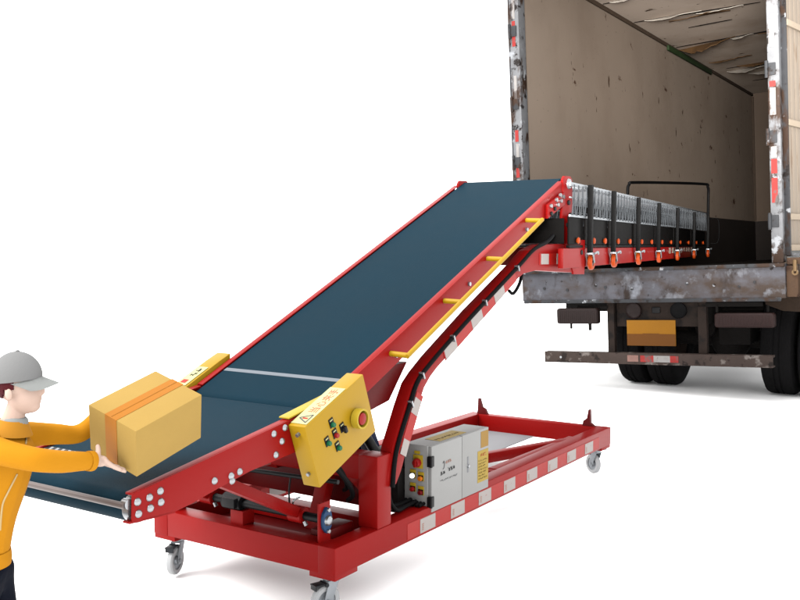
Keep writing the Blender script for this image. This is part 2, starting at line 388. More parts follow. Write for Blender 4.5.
# ---- upper conveyor
kk = 0.4408; ang = math.atan(kk); dU = Vector((math.cos(ang), 0, math.sin(ang))); nU = Vector((-math.sin(ang), 0, math.cos(ang)))
def up(u, off=0.0): return 0.888 + kk * u + off
WB = 0.69
def chan(u0, u1, f, v_out, v_in, h, lip=0.05):
    s_ = 1 if v_in > v_out else -1
    b = MB()
    b.prism([(u0, f(u0) - h), (u1, f(u1) - h), (u1, f(u1)), (u0, f(u0))], min(v_out, v_out + s_ * .005), max(v_out, v_out + s_ * .005), .001)
    b.prism([(u0 + .001, f(u0) - .005), (u1 - .001, f(u1) - .005), (u1 - .001, f(u1) + .0005), (u0 + .001, f(u0) + .0005)], min(v_out + s_ * .004, v_out + s_ * lip), max(v_out + s_ * .004, v_out + s_ * lip), .001)
    b.prism([(u0 + .001, f(u0) - h), (u1 - .001, f(u1) - h), (u1 - .001, f(u1) - h + .005), (u0 + .001, f(u0) - h + .005)], min(v_out + s_ * .004, v_out + s_ * lip), max(v_out + s_ * .004, v_out + s_ * lip), .001)
    return b
sp = add('side_rail', chan(-0.02, 2.085, up, 0.0, WB, .108, .034), RED)
sp2 = add('side_rail', chan(-0.02, 2.085, up, WB + .01, 0.0, .108, .030), RED)
b = MB()
for u in (0.45, 0.9, 1.35, 1.8): b.box((u, .006, up(u) - .10), (u + .05, WB + .004, up(u) - .07), .002)
b.prism([(0.12, up(.12) - .112), (1.9, up(1.9) - .112), (1.9, up(1.9) - .108), (0.12, up(.12) - .108)], .03, .66)
add('bed_plate', b, DRED)
for (u, dz) in ((.41, -.068), (1.02, -.065), (1.62, -.07)):
    b = MB(); b.cyl((u, -.010, up(u) + dz), (u, 0, up(u) + dz), .010, seg=8); b.build('bolt', CHROME, sp)
# tensioner slot at the tip
b = MB(); b.box((1.86, -.012, up(1.9) - .125), (2.07, -.001, up(1.9) - .03), .003, M=Matrix.Translation((0, 0, 0)))
tn = MB(); tn.prism([(1.85, up(1.85) - .11), (2.07, up(2.07) - .125), (2.07, up(2.07) - .055), (1.85, up(1.85) - .035)], -.016, -.001, .002); b.bm.free()
tn = add('tensioner_plate', tn, RED)
for (u, dz) in ((1.88, -.055), (1.885, -.098), (1.93, -.09), (1.97, -.085), (2.01, -.08), (2.04, -.07), (1.95, -.05), (2.0, -.045)):
    b = MB(); b.cyl((u, -.026, up(u) + dz), (u, -.015, up(u) + dz), .011, seg=6); b.build('bolt', CHROME if dz > -.09 else BLK, tn)
# belts: closed loop section (u,z) extruded across
def belt(u0, u1, f, k, top_off, r, v0, v1, th=.006):
    a = math.atan(k); n = Vector((-math.sin(a), math.cos(a))); t = Vector((math.cos(a), math.sin(a)))
    p0 = Vector((u0, f(u0) + top_off)) - n * r; p1 = Vector((u1, f(u1) + top_off)) - n * r
    out = []; inn = []
    for i in range(15):
        q = a + math.pi / 2 + math.pi * i / 14
        dd = Vector((math.cos(q), math.sin(q))); out.append(p0 + dd * r); inn.append(p0 + dd * (r - th))
    for i in range(15):
        q = a - math.pi / 2 + math.pi * i / 14
        dd = Vector((math.cos(q), math.sin(q))); out.append(p1 + dd * r); inn.append(p1 + dd * (r - th))
    bm = bmesh.new(); n_ = len(out)
    V = [[bm.verts.new((q.x, v_, q.y)) for q in ring] for ring, v_ in ((out, v0), (out, v1), (inn, v0), (inn, v1))]
    for i in range(n_):
        j = (i + 1) % n_
        bm.faces.new((V[0][i], V[0][j], V[1][j], V[1][i])); bm.faces.new((V[2][i], V[3][i], V[3][j], V[2][j]))
        bm.faces.new((V[0][i], V[2][i], V[2][j], V[0][j])); bm.faces.new((V[1][i], V[1][j], V[3][j], V[3][i]))
    m = MB(); m.bm.free(); m.bm = bm
    return m, p0, p1
m, p0, p1 = belt(-0.055, 2.135, up, kk, -.006, .042, .040, WB - .026)
ub = add('upper_belt', m, BELT, label='long upper belt with a pale seam near its foot')
d_ = .0012
b = MB(); u = .105
b.prism([(u - .010, up(u - .010) - .006), (u + .010, up(u + .010) - .006), (u + .010, up(u + .010) - .006 + d_), (u - .010, up(u - .010) - .006 + d_)], .042, WB - .028)
b.build('belt_seam', SEAM, ub)
for p in (p0, p1):
    b = MB(); b.cyl((p.x, .012, p.y), (p.x, WB - .004, p.y), .035, seg=24); b.cyl((p.x, -.008, p.y), (p.x, WB + .012, p.y), .012, seg=12); add('pulley', b, DSTEEL)
# yellow guard rail
yr = MB(); P = lambda u, dz, v_: (u, v_, up(u) + dz)
yr.cyl((.365, -.085, 1.004), (1.635, -.085, 1.584), .0105, seg=16, bev=.003)
yb = add('guard_rail', yr, YEL)
for u in (.375, .80, 1.20, 1.62):
    z = 1.006 + (u - .37) * .457
    b = MB(); b.cyl((u, -.085, z), (u, .0, z + .003), .0115, seg=14); b.build('rail_stub', YEL, yb)

# ---- lower conveyor
k2 = 0.153
def lo(u, off=0.0): return 0.878 + k2 * u + off
def lowplate(v_out, v_in, name='side_rail'):
    s_ = 1 if v_in > v_out else -1
    b = MB()
    b.prism([(-.966, .650), (-.962, lo(-.962)), (-.02, lo(-.02)), (-.02, .745), (-.25, .716), (-.464, .697), (-.605, .673), (-.735, .648), (-.80, .640), (-.88, .640)], min(v_out, v_out + s_ * .006), max(v_out, v_out + s_ * .006), .0015)
    b.prism([(-.960, lo(-.96) - .006), (-.03, lo(-.03) - .006), (-.03, lo(-.03) + .0008), (-.960, lo(-.96) + .0008)], min(v_out + s_ * .005, v_out + s_ * .034), max(v_out + s_ * .005, v_out + s_ * .034), .001)
    b.prism([(-.975, .645), (-.80, .636), (-.80, .642), (-.975, .651)], min(v_out, v_out + s_ * .03), max(v_out, v_out + s_ * .03))
    return add(name, b, RED)
lp = lowplate(-0.0025, WB); lp2 = lowplate(WB + .012, 0)
for (u, z) in ((-.945, .704), (-.90, .707), (-.858, .717), (-.942, .668), (-.897, .674), (-.856, .683), (-.632, .700), (-.556, .700), (-.516, .706), (-.552, .683), (-.345, .803), (-.287, .815), (-.303, .770), (-.335, .728)):
    b = MB(); b.lathe([(.0005, -.0115), (.006, -.011), (.010, -.008), (.0125, -.003), (.0005, -.002)], (u, 0, z), (0, 1, 0), seg=12); b.build('bolt', CHROME, lp)
m, q0, q1 = belt(-.930, -.125, lo, k2, -.010, .046, .038, WB - .026)
add('lower_belt', m, BELT)
lbt = bpy.data.objects['lower_belt']
b = MB(); zl = lambda u: lo(u) - .0098
b.prism([(-.80, zl(-.80)), (-.755, zl(-.755)), (-.755, zl(-.755) + .001), (-.80, zl(-.80) + .001)], .44, .67); sl = b.build('striped_label', mat('label_silver', C(196, 198, 200), .5), lbt)
b = MB()
for j in range(7):
    v_ = .452 + j * .031; P4 = [(-.799, v_), (-.756, v_ + .018), (-.756, v_ + .032), (-.799, v_ + .014)]
    A_ = [b.bm.verts.new((p[0], p[1], zl(p[0]) + .0022)) for p in P4]; B_ = [b.bm.verts.new((p[0], p[1], zl(p[0]) + .0009)) for p in P4]
    b.bm.faces.new(A_); b.bm.faces.new(B_[::-1])
    for q in range(4): b.bm.faces.new((A_[q], B_[q], B_[(q + 1) % 4], A_[(q + 1) % 4]))
b.build('label_stripes', INKK, sl)
b = MB(); b.cyl((q0.x, .006, q0.y), (q0.x, WB + .004, q0.y), .038, seg=24); add('pulley', b, DSTEEL)
b = MB(); b.cyl((q1.x, .006, q1.y), (q1.x, WB + .004, q1.y), .038, seg=24); add('pulley', b, DSTEEL)
# idler bar in front of the nose
b = MB(); b.cyl((-.978, .012, .697), (-.978, WB, .697), .010, seg=16); add('nose_bar', b, mat('brushed_bar', C(150, 136, 132), .35, metal=.6))
b = MB(); b.cyl((q0.x - .004, .010, q0.y), (q0.x - .004, .036, q0.y), .044, seg=24); b.cyl((-.966, .008, .70), (-.966, .030, .70), .016); add('pulley_end', b, CHROME)
b = MB(); b.prism([(-.86, lo(-.86) - .095), (-.15, lo(-.15) - .095), (-.15, lo(-.15) - .088), (-.86, lo(-.86) - .088)], .03, .66)
for u in (-.75, -.4): b.box((u, .006, lo(u) - .12), (u + .05, WB + .005, lo(u) - .09), .002)
add('bed_plate', b, DRED)
# black bar + wiring under the lower section
b = MB(); b.cyl((.10, .06, .53), (.10, .62, .513), .009); b.tube([(.10, .30, .525), (.10, .31, .46), (.09, .30, .41)], .004); add('conduit', b, BLK)
b = MB(); b.tube([(-.02, .05, .67), (.08, .055, .59), (.19, .075, .50), (.275, .12, .43), (.35, .2, .38)], .010); b.tube([(.0, .075, .69), (.11, .08, .60), (.20, .105, .525), (.276, .15, .46), (.35, .22, .42)], .009); add('cable_loom', b, BLKR)
# torsion shaft with bearings and levers
b = MB(); b.cyl((.06, .07, .385), (.06, .93, .385), .017, seg=20); add('torsion_shaft', b, BLK)
for v_ in (.10, .90):
    s_ = -1 if v_ < .5 else 1
    b = MB(); b.box((.025, v_ - .005, ZT - .004), (.095, v_ + .005, .455), .002); bp_ = add('bearing_plate', b, RED)
    b = MB(); b.prism([(.06 + .028 * math.cos(t) * (1 if abs(math.sin(t)) < .7 else .7), .385 + .052 * math.sin(t)) for t in [2 * math.pi * i / 20 for i in range(20)]], v_ + s_ * .005, v_ + s_ * .020, .003)
    b.build('flange_bearing', BLUE, bp_)
    b = MB(); b.lathe([(.0005, .034), (.012, .034), (.018, .030), (.022, .019), (.0005, .019)], (.06, v_, .385), (0, s_, 0)); b.build('bearing_insert', CHROME, bp_)
    for dz in (-.042, .042):
        b = MB(); b.cyl((.06, v_ + s_ * .018, .385 + dz), (.06, v_ + s_ * .028, .385 + dz), .008, seg=6); b.build('bolt', CHROME, bp_)
for v_ in (.23, .72):
    b = MB(); b.bar((.07, v_, .385), (-.40, v_, .625), .05, .042, .004, up=(0, 0, 1)); b.cyl((.06, v_ - .035, .385), (.06, v_ + .035, .385), .032, seg=20, bev=.003)
    lv = add('lift_lever', b, RED)
    b = MB(); b.tube([(.03, v_, .41), (.02, v_ - .01, .45), (.05, v_ - .02, .46)], .004); b.cyl((.05, v_ - .04, .365), (.05, v_ - .05, .35), .008); b.build('grease_fitting', CHROME, lv)
# second bearing bracket of the shaft and front cross tube
b = MB(); b.box((.03, .50, ZT - .06), (.10, .57, .36), .004); add('shaft_support', b, RED)
b = MB(); b.box((.01, .53, .37), (.11, .60, .41), .004); b.cyl((.06, .52, .385), (.06, .62, .385), .035); add('pillow_block', b, BLK)
b = MB(); b.box((.10, .12, ZT - .06), (.28, .20, ZT + .02), .005); add('lever_mount', b, DRED)
b = MB(); b.bar((.40, .30, .27), (.16, .26, .46), .06, .06, .004) if False else b.bar((.25, .30, .26), (.36, .30, .55), .06, .05, .004); add('diagonal_strut', b, RED)
b = MB(); b.box((-.02, .16, .665), (.10, .60, .715), .004); b.bar((-.02, .65, .68), (.62, .65, .93), .06, .08, .004); b.prism([(.22, .76), (.46, .80), (.60, .95), (.44, .945), (.24, .86)], .064, .60, .004)
add('pivot_frame', b, DRED)
# lifting rod and motor in the bay
b = MB(); b.cyl((.28, .36, .93), (.44, .20, .72), .012); b.cyl((.40, .24, .77), (.62, .16, .42), .022); b.box((.38, .2, .72), (.44, .26, .78), .004); add('gas_strut', b, BLK)
b = MB(); b.cyl((.62, .42, .66), (.80, .42, .38), .04); b.bar((.56, .30, .72), (.78, .30, .30), .07, .05, .004); add('lift_cylinder', b, NAVY)
b = MB(); b.box((.64, .14, .26), (.94, .34, .46), .01); b.cyl((.74, .16, .40), (.74, .36, .40), .095, seg=28, bev=.006)
for j in range(6): b.lathe([(.096, 0), (.104, 0), (.104, .006), (.096, .006), (.096, 0)], (.74, .17 + j * .03, .40), (0, 1, 0))
b.box((.60, .16, .44), (.72, .26, .55), .012)
add('drive_motor', b, mat('motor_black', C(36, 32, 32), .5, vary=.3))
b = MB(); b.tube([(.44, .06, .44), (.45, .05, .37), (.50, .05, .325), (.58, .06, .322), (.66, .06, .325)], .009); b.tube([(.46, .10, .46), (.48, .09, .36), (.54, .085, .33), (.66, .085, .33)], .009)
b.tube([(.43, .14, .42), (.50, .12, .32), (.58, .11, .32), (.66, .11, .325)], .009); add('power_cable', b, BLKR)

# ---- control boxes
vb = -0.080
def ctrl(v_out, v_in):
    lo_, hi = min(v_out, v_in), max(v_out, v_in)
    b = MB(); b.prism([(-.249, .845), (.040, .975), (.104, .968) if False else (.101, .968), (.100, .752), (-.251, .614)][0:2] + [(.101, .968), (.100, .752), (-.251, .614)], lo_, hi, .004)
    return b
def ctrl_poly(): return [(-.249, .843), (.060, .985), (.112, .955), (.134, .770), (-.195, .590)]
# front outline measured on the plane v = -.118
CP = [(-.249, .842), (.100, .990), (.117, .742), (-.232, .594)]
b = MB(); b.prism([(-.272, .822), (.073, .968), (.157, .738), (-.189, .591)], vb, -.004, .004); cb = add('control_box', b, YEL, label='yellow control box with buttons and an emergency stop on the near side')
# ledge plate bridging to the belt edge
b = MB(); b.prism([(-.265, lo(-.27) + .004), (-.02, up(-.02) + .006), (-.02, up(-.02) + .012), (-.265, lo(-.27) + .010)], -.003, .044, .002); b.build('mounting_lip', YELB, cb)
T = Vector((.345, 0, .146)).normalized(); top_n = Vector((-T.z, 0, T.x))
M = frame_on(Vector((-.272, vb + .002, .822)) + top_n * .0008, T, (0, 1, 0))
b = MB(); b.box((.015, .002, 0), (.262, .072, .0012), M=M); sk = b.build('warning_sticker', CREAM, cb)
text('当心夹手', .042, M @ Matrix.Translation((.085, .018, .0016)), mat('faded_red_ink', C(228, 120, 96, .66), .5), sk, 'warning_text')
b = MB(); 
for (p, q) in (((.025, .014), (.075, .014)), ((.075, .014), (.05, .058)), ((.05, .058), (.025, .014))):
    b.bar(M @ Vector((p[0], p[1], .0016)), M @ Vector((q[0], q[1], .0016)), .005, .001, up=top_n)
b.build('warning_triangle', INKG, sk)
b = MB(); b.box((.046, .022, .0012), (.054, .044, .002), M=M); b.build('warning_mark', INKR, sk)
FM = lambda u, z: Vector((u, vb, z))
Mf = frame_on((0, vb, 0), T, (0, 0, 1))     # x along the box slope
def button(u, z, m, square=True, r=.0095):
    Mx = frame_on((u, vb, z), T, (-T.z, 0, T.x))
    b = MB(); b.box((-.013, -.010, -.001), (.013, .026, .003), .002, M=Mx); pl_ = b.build('button_plate', BLK, cb)
    b = MB(); b.box((-.008, .016, .0028), (.008, .020, .0038), M=Mx); b.build('legend_strip', CREAM, pl_)
    c = Vector((u, vb - .003, z)); b = MB(); b.lathe([(.0005, -.012), (r * .8, -.012), (r, -.009), (r, 0), (.0005, 0)], c, (0, 1, 0), seg=18); b.build('push_button', m, pl_)
button(-.120, .807, BTNG); button(-.100, .765, BTNR); button(-.145, .744, BTNG); button(-.084, .716, BTNG); button(-.056, .780, BLK)
b = MB(); b.bar((-.060, vb - .012, .792), (-.048, vb - .012, .768), .012, .014, .003); b.build('selector_switch', BLK, cb)
b = MB(); b.lathe([(.030, -.002), (.038, -.004), (.038, -.034), (.031, -.034), (.031, -.004), (.030, -.002)], (.027, vb, .808), (0, 1, 0), seg=30)
es = b.build('emergency_stop', YELB, cb)
for v_ in list(es.data.vertices): pass
b = MB(); b.lathe([(.0005, -.036), (.012, -.036), (.022, -.032), (.024, -.024), (.016, -.018), (.012, 0), (.0005, 0)], (.027, vb, .808), (0, 1, 0), seg=24); b.build('stop_knob', BTNR, es)
b = MB()
for (u, z) in ((-.266, .790), (-.208, .640)): b.cyl((u - .008, vb + .035, z - .002), (u + .006, vb + .035, z + .004), .007, seg=10)
b.build('bolt', CHROME, cb)
b = MB(); b.prism([(-.075, .870), (.12, .957), (.185, .985), (.19, .86), (-.07, .76)][0:2] + [(.19, .985), (.19, .87), (-.07, .765)], WB + .022, WB + .100, .005); cb2 = add('control_box', b, YEL, label='yellow control box on the far side of the conveyor')
T2 = Vector((.195, 0, .087)).normalized(); M2 = frame_on(Vector((-.07, WB + .028, .8735)) + Vector((-T2.z, 0, T2.x)) * .0006, T2, (0, 1, 0))
b = MB(); b.box((.003, .004, 0), (.150, .066, .0012), M=M2); s2 = b.build('warning_sticker', CREAM, cb2)
b = MB(); glyphs(b, M2 @ Matrix.Translation((0, 0, .0012)), .07, .018, 2, .030, rnd=random.Random(8)); b.build('warning_text', INKK, s2)
b = MB(); b.box((.02, .02, .0012), (.045, .05, .0022), M=M2); b.build('warning_mark', INKR, s2)

# ---- electrical cabinet on the near rail
b = MB(); b.box((.684, .014, .298), (1.218, .135, .572), .004); cab = add('electrical_cabinet', b, GREYB)
b = MB(); b.box((.692, -.003, .276), (.960, .013, .570), .003); cdoor = b.build('cabinet_door', GREYB, cab)
b = MB(); b.box((.963, -.003, .276), (1.218, .013, .572), .003); cd2 = b.build('cabinet_door', GREYB, cab)
b = MB(); b.lathe([(.0005, -.008), (.007, -.008), (.009, 0), (.0005, 0)], (1.015, -.003, .42), (0, 1, 0), seg=14); b.build('door_lock', CHROME, cd2)
b = MB(); b.box((1.008, -.0045, .39), (1.022, -.0025, .465), .0008); b.build('lock_plate', mat('lock_grey', C(168, 170, 174), .4), cd2)
for z in (.505, .325):
    b = MB(); b.box((.676, -.009, z - .025), (.706, .012, z + .022), .003); b.cyl((.680, -.008, z - .025), (.680, -.008, z + .022), .006); b.build('hinge', BLK, cab)
Mc = frame_on((0, -.0035, 0), (1, 0, 0), (0, 0, 1))
b = MB(); b.tube([(.787, -.0035, .478), (.797, -.0035, .486), (.800, -.0035, .470), (.795, -.0035, .455), (.787, -.0035, .452)], .0022, seg=6); b.build('logo_mark', INKG, cdoor)
b = MB(); glyphs(b, Mc, .808, .468, 3, .017, rnd=random.Random(2), dense=7); b.build('logo_print', INKP, cdoor)
b = MB(); rnd = random.Random(5); glyphs(b, Mc, .768, .425, 2, .017, rnd=rnd, dense=7); glyphs(b, Mc, .832, .432, 3, .018, rnd=rnd, dense=9); b.build('name_print', INKK, cdoor)
b = MB(); glyphs(b, Mc, .760, .397, 16, .0085, rnd=rnd, dense=3); b.build('small_print', INKG, cdoor)
b = MB(); b.box((1.108, -.0042, .318), (1.214, -.0030, .470), M=None); nt1 = b.build('notice_sticker', NOTICE, cd2)
b = MB(); b.box((1.140, -.0042, .482), (1.214, -.0030, .560)); b.build('notice_sticker', NOTICE2, cd2, label='plain ochre sticker above the printed one')
Mn = frame_on((0, -.0043, 0), (1, 0, 0), (0, 0, 1))
b = MB(); glyphs(b, Mn, 1.138, .440, 3, .016, rnd=rnd); b.build('notice_heading', INKR, nt1)
b = MB()
for j in range(7): glyphs(b, Mn, 1.115, .418 - j * .0145, 9 - (j % 3), .0085, rnd=rnd, dense=3)
b.build('notice_print', INKB, nt1)
b = MB(); b.box((.80, .02, .5722), (1.04, .10, .5734)); nt2 = b.build('notice_sticker', NOTICE, cab, label='pale yellow sticker on top of the cabinet')
b = MB(); Mt = frame_on((.81, .03, .5734), (1, 0, 0), (0, 1, 0)); glyphs(b, Mt, 0, 0.01, 10, .018, rnd=rnd); b.build('notice_print', INKB, nt2)
# left face controls (plane u=.684)
def lface(v_, z, m, r=.011, y=True):
    b = MB(); b.box((.680, v_ - .015, z - .012), (.6835, v_ + .015, z + .028), .001); p_ = b.build('button_plate', YELB if y else BLK, cab)
    b = MB(); b.box((.6785, v_ - .013, z - .010), (.6803, v_ + .013, z + .014), .0008); b.build('button_bezel', BLK, p_)
    b = MB(); b.lathe([(.0005, .014), (r * .8, .013), (r, .008), (r, 0), (.0005, 0)], (.679, v_, z), (-1, 0, 0), seg=16); b.build('indicator', m, p_)
lface(.088, .432, BTNW); lface(.046, .425, BTNO); lface(.088, .372, BTNR); lface(.046, .362, BTND)
b = MB(); b.box((.679, .036, .468), (.6835, .086, .528), .002); ms = b.build('main_switch', YELB, cab)
b = MB(); b.lathe([(.0005, .022), (.015, .022), (.020, .010), (.020, 0), (.0005, 0)], (.679, .062, .494), (-1, 0, 0)); b.box((.652, .056, .476), (.664, .068, .512), .003); b.build('rotary_knob', BTNR, ms)
b = MB(); b.box((.680, .052, .532), (.6835, .080, .545)); b.build('legend_strip', YELB, cab)
b = MB()
for j in range(5): b.cyl((.684, .03 + j * .018, .315), (.640, .03 + j * .018, .312), .0075, seg=10, bev=.001)
b.build('cable_gland', BLK, cab)

# ================================================================== FLEXIBLE CONVEYOR
psi = math.atan2(0.41, 0.912)
FC = empty('flexible_conveyor', (1.09, 5.5, 0), -psi, 'flexible roller conveyor on orange casters reaching from the red belt conveyor into the truck', 'conveyor')
# local: x right of travel, y along travel; body from x=0 (near side) to the left (-x)
WF = 0.62
ss = [0.0, .675, 1.58, 2.54, 3.65, 4.93, 6.26]
Y0 = -.40; Y1 = 6.30
def fx(name, mb, m, parent=FC, **k): return mb.build(name, m, parent, **k)
def ztop(y): return 1.80 + .006 * y
b = MB()
b.box((-.012, Y0, ztop(0) - .028), (.0, Y1, ztop(0) - .010)) if False else None
for x_ in (-.004, -WF):
    Y0 = -.40 if x_ > -.1 else .05
    b.bar((x_, Y0 + .02, ztop(Y0) - .01), (x_, Y1, ztop(Y1) - .01), .012, .022, .002)
    b.bar((x_, Y0 + .02, 1.615), (x_, Y1, 1.63), .010, .014, .001)
    b.bar((x_, Y0 + .02, 1.715), (x_, Y1, 1.735), .006, .008, .001)
Y0 = -.40
fx('top_rail', b, STEEL)
LATT = mat('dull_zinc', C(120, 126, 132, .5), .5, metal=.3, vary=.3, scale=9)
# lattice: crossed flat bars, dense
n = 64; rnd = random.Random(9)
for x_ in (.004, -WF - .008):
    b = MB()
    for i in range(n):
        y = Y0 + .05 + (Y1 - Y0 - .08) * i / n
        if x_ < -.1 and y < .05: continue
        h = .055 * rnd.uniform(.8, 1.2)
        b.bar((x_, y, 1.62), (x_, y + h, ztop(y) - .012), .004, .012)
        b.bar((x_ + .006, y + h, 1.62), (x_ + .006, y + .01, ztop(y) - .012), .004, .012)
    fx('scissor_lattice', b, LATT)
rl = None
for i in range(60):
    y = .06 + (Y1 - .1) * i / 60
    if rl is None:
        b = MB(); b.cyl((-WF + .01, 0, 0), (-.012, 0, 0), .022, seg=14); b.cyl((-WF, 0, 0), (.004, 0, 0), .006, seg=8); rl = fx('roller', b, STEEL); rl.location = (0, y, ztop(y) - .016)
    else: dup(rl, (0, y, ztop(y) - .016))
b = MB()
for i in range(6):
    b.box((-.020, ss[i] + .03, 1.455), (-.008, ss[i + 1] - .03, 1.612), .003)
    b.box((-WF + .004, ss[i] + .03, 1.455), (-WF + .016, ss[i + 1] - .03, 1.612), .003)
b.box((-.018, Y0 + .03, 1.455), (-.008, -.03, 1.612), .003); b.box((-WF + .004, Y0, 1.455), (-WF + .016, -.03, 1.612), .003)
fx('side_panel', b, BPANEL)
b = MB(); b.box((-.022, Y0 + .02, 1.438), (-.002, Y1, 1.452), .002); b.box((-WF, Y0 + .02, 1.438), (-WF + .02, Y1, 1.452), .002)
fx('lower_rail', b, BPOST)
b = MB(); b.box((-.035, Y0 - .10, 1.325), (-.005, 5.2, 1.434), .004); b.box((-WF, Y0 - .1, 1.325), (-WF + .03, 5.2, 1.434), .004)
for y in (0, 1.5, 3, 4.5): b.box((-WF + .031, y, 1.34), (-.036, y + .06, 1.42), .003)
carrier = fx('carrier_beam', b, RED)
for (y, m_, l) in ((1.66, mat('yellow_label', C(226, 196, 50), .5), .16),):
    b = MB(); b.box((-.005, y, 1.345), (-.0035, y + .2, 1.42)); b.build('label_plate', m_, carrier)
b = MB(); rnd = random.Random(3)
for i in range(9):
    y = 3.35 + i * .2; b.box((-.005, y, 1.37 + rnd.uniform(0, .02)), (-.0032, y + rnd.uniform(.06, .14), 1.428))
b.build('worn_marking', mat('worn_cream_paint', C(205, 186, 168), .7), carrier)
for i in range(6):
    for f in (.30, .78):
        y = ss[i] + (ss[i + 1] - ss[i]) * f
        b = MB(); b.lathe([(.0005, .02), (.016, .018), (.020, .010), (.012, 0), (.0005, 0)], (-.006, y, 1.478), (1, 0, 0), seg=12); fx('knob', b, ORNG)
b = MB(); b.lathe([(.0005, .02), (.016, .018), (.020, .010), (.012, 0), (.0005, 0)], (-.006, -.20, 1.478), (1, 0, 0), seg=12); fx('knob', b, ORNG)
leg0 = None
for i, y in enumerate(ss):
    if leg0 is None:
        b = MB(); b.box((.012, -.020, 1.405), (.040, .020, 1.802), .003); leg0 = fx('leg', b, BPOST)
        b = MB(); b.box((.010, -.026, 1.396), (.046, .026, 1.408), .002); b.prism([(-.018, 1.398), (.020, 1.398), (.040, 1.345), (.028, 1.338)], .006, .010, axis='v') if False else None
        for x_ in (.006, .046):
            b.prism([(-.020, 1.398), (.020, 1.398), (.044, 1.352), (.030, 1.345)], x_ - .0015, x_ + .0015, axis='x')
        b.tube([(.05, .02, 1.402), (.062, .05, 1.412), (.06, .07, 1.40)], .006, seg=8)
        b.build('caster_fork', STEEL, leg0)
        b = MB(); b.lathe([(.024, -.013), (.040, -.014), (.046, -.008), (.046, .008), (.040, .014), (.024, .013), (.024, -.013)], (.026, .034, 1.352), (1, 0, 0)); b.build('caster_tyre', ORNG, leg0)
        b = MB(); b.lathe([(.0005, -.016), (.024, -.010), (.024, .010), (.0005, .016)], (.026, .034, 1.352), (1, 0, 0)); b.build('caster_hub', DSTEEL, leg0)
        L0 = leg0; dup(L0, (-WF - .05, 0, 0))
    else:
        o = dup(leg0, (0, y, 0), rot=None); dup(leg0, (-WF - .05, y, 0))
b = MB(); b.tube([(.02, 6.27, 1.62), (.02, 6.27, 2.0), (.015, 6.24, 2.14), (-.05, 6.16, 2.175), (-WF + .08, 4.75, 2.12), (-WF + .01, 4.62, 2.09), (-WF, 4.6, 1.98), (-WF, 4.6, 1.62)], .016, n=5)
fx('push_handle', b, BPOST)
b = MB(); b.tube([(.04, 6.3, 1.76), (.13, 6.34, 1.75), (.135, 6.34, 1.50), (.05, 6.32, 1.47)], .006); fx('end_hook', b, BPOST)
# front cross plates closing the mouth next to the belt tip
b = MB(); b.box((-WF + .02, Y0, 1.46), (-.03, Y0 + .012, 1.60), .002); fx('end_plate', b, BPANEL)

# ================================================================== TRUCK
TA = R(33)
TR = empty('truck', (1.28, 9.8, 0), -TA, 'weathered box truck seen from behind with its cargo doors open', 'truck')
ROLL = R(2.5)
# body local: x to the right 0..2.6, y forward, z up; everything but the wheels leans by ROLL about the y axis
RM = Matrix.Translation((0, 0, 1.0)) @ Matrix.Rotation(-ROLL, 4, 'Y') @ Matrix.Translation((0, 0, -1.0))
def tb(name, mb, m, parent=TR, **k):
    bmesh.ops.transform(mb.bm, matrix=RM, verts=mb.bm.verts); return mb.build(name, m, parent, **k)
BW = 2.60; BL = 10.6; FZ = 1.175; CZ = 4.44
b = MB(); b.box((.06, .0, FZ - .12), (BW - .06, BL, FZ - .03)); tb('cargo_floor', b, FLOORW)
def grid_wall(b, mk, nu, nv, amp, seed):
    """thin solid wall with a slightly warped inner face"""
    pass
b = MB(); b.box((.0, .06, FZ - .25), (.055, BL + .05, CZ + .06)); lw = tb('side_wall', b, PLY)
b = MB(); b.box((-.012, .10, FZ - .25), (-.001, BL + .05, CZ + .08)); b.build('outer_sheet', BODYW, lw).data.transform(RM)
b = MB(); b.box((BW - .055, .06, FZ - .25), (BW, BL + .05, CZ + .06)); rw = tb('side_wall', b, PLY)
b = MB(); b.box((BW + .001, .10, FZ - .25), (BW + .012, BL + .05, CZ + .08)); b.build('outer_sheet', BODYW, rw).data.transform(RM)
b = MB(); b.box((.056, BL, FZ - .25), (BW - .056, BL + .05, CZ + .05)); tb('front_wall', b, mat('front_wall_board', (.06, .044, .033), .75, vary=.15, scale=2))  # board colour darkened to offset the added fill spot's light
b = MB(); b.box((.056, .06, CZ), (BW - .056, BL - .001, CZ + .055)); ce = tb('ceiling_panel', b, CEIL)
b = MB(); b.box((0.0, .06, CZ + .065), (BW, BL + .05, CZ + .09)); tb('roof_sheet', b, BODYW)
b = MB()
b.box((.0555, .12, FZ - .03), (.066, BL - .001, FZ + .74)); b.box((BW - .066, .12, FZ - .03), (BW - .0555, BL - .001, FZ + .74)); b.box((.067, BL - .012, FZ - .03), (BW - .067, BL - .001, FZ + .74))
tb('kick_lining', b, KICK)
b = MB(); b.box((.056, .15, CZ - .05), (.085, BL - .02, CZ - .001), .005); b.box((.056, BL - .04, FZ + .75), (.09, BL - .003, CZ - .06), .004); tb('corner_trim', b, mat('corner_trim_brown', C(98, 82, 68), .7, vary=.4, scale=12))
b = MB(); b.box((.078, 5.0, CZ - .11), (.115, 7.4, CZ - .035), .012); tb('green_moulding', b, GREEN)
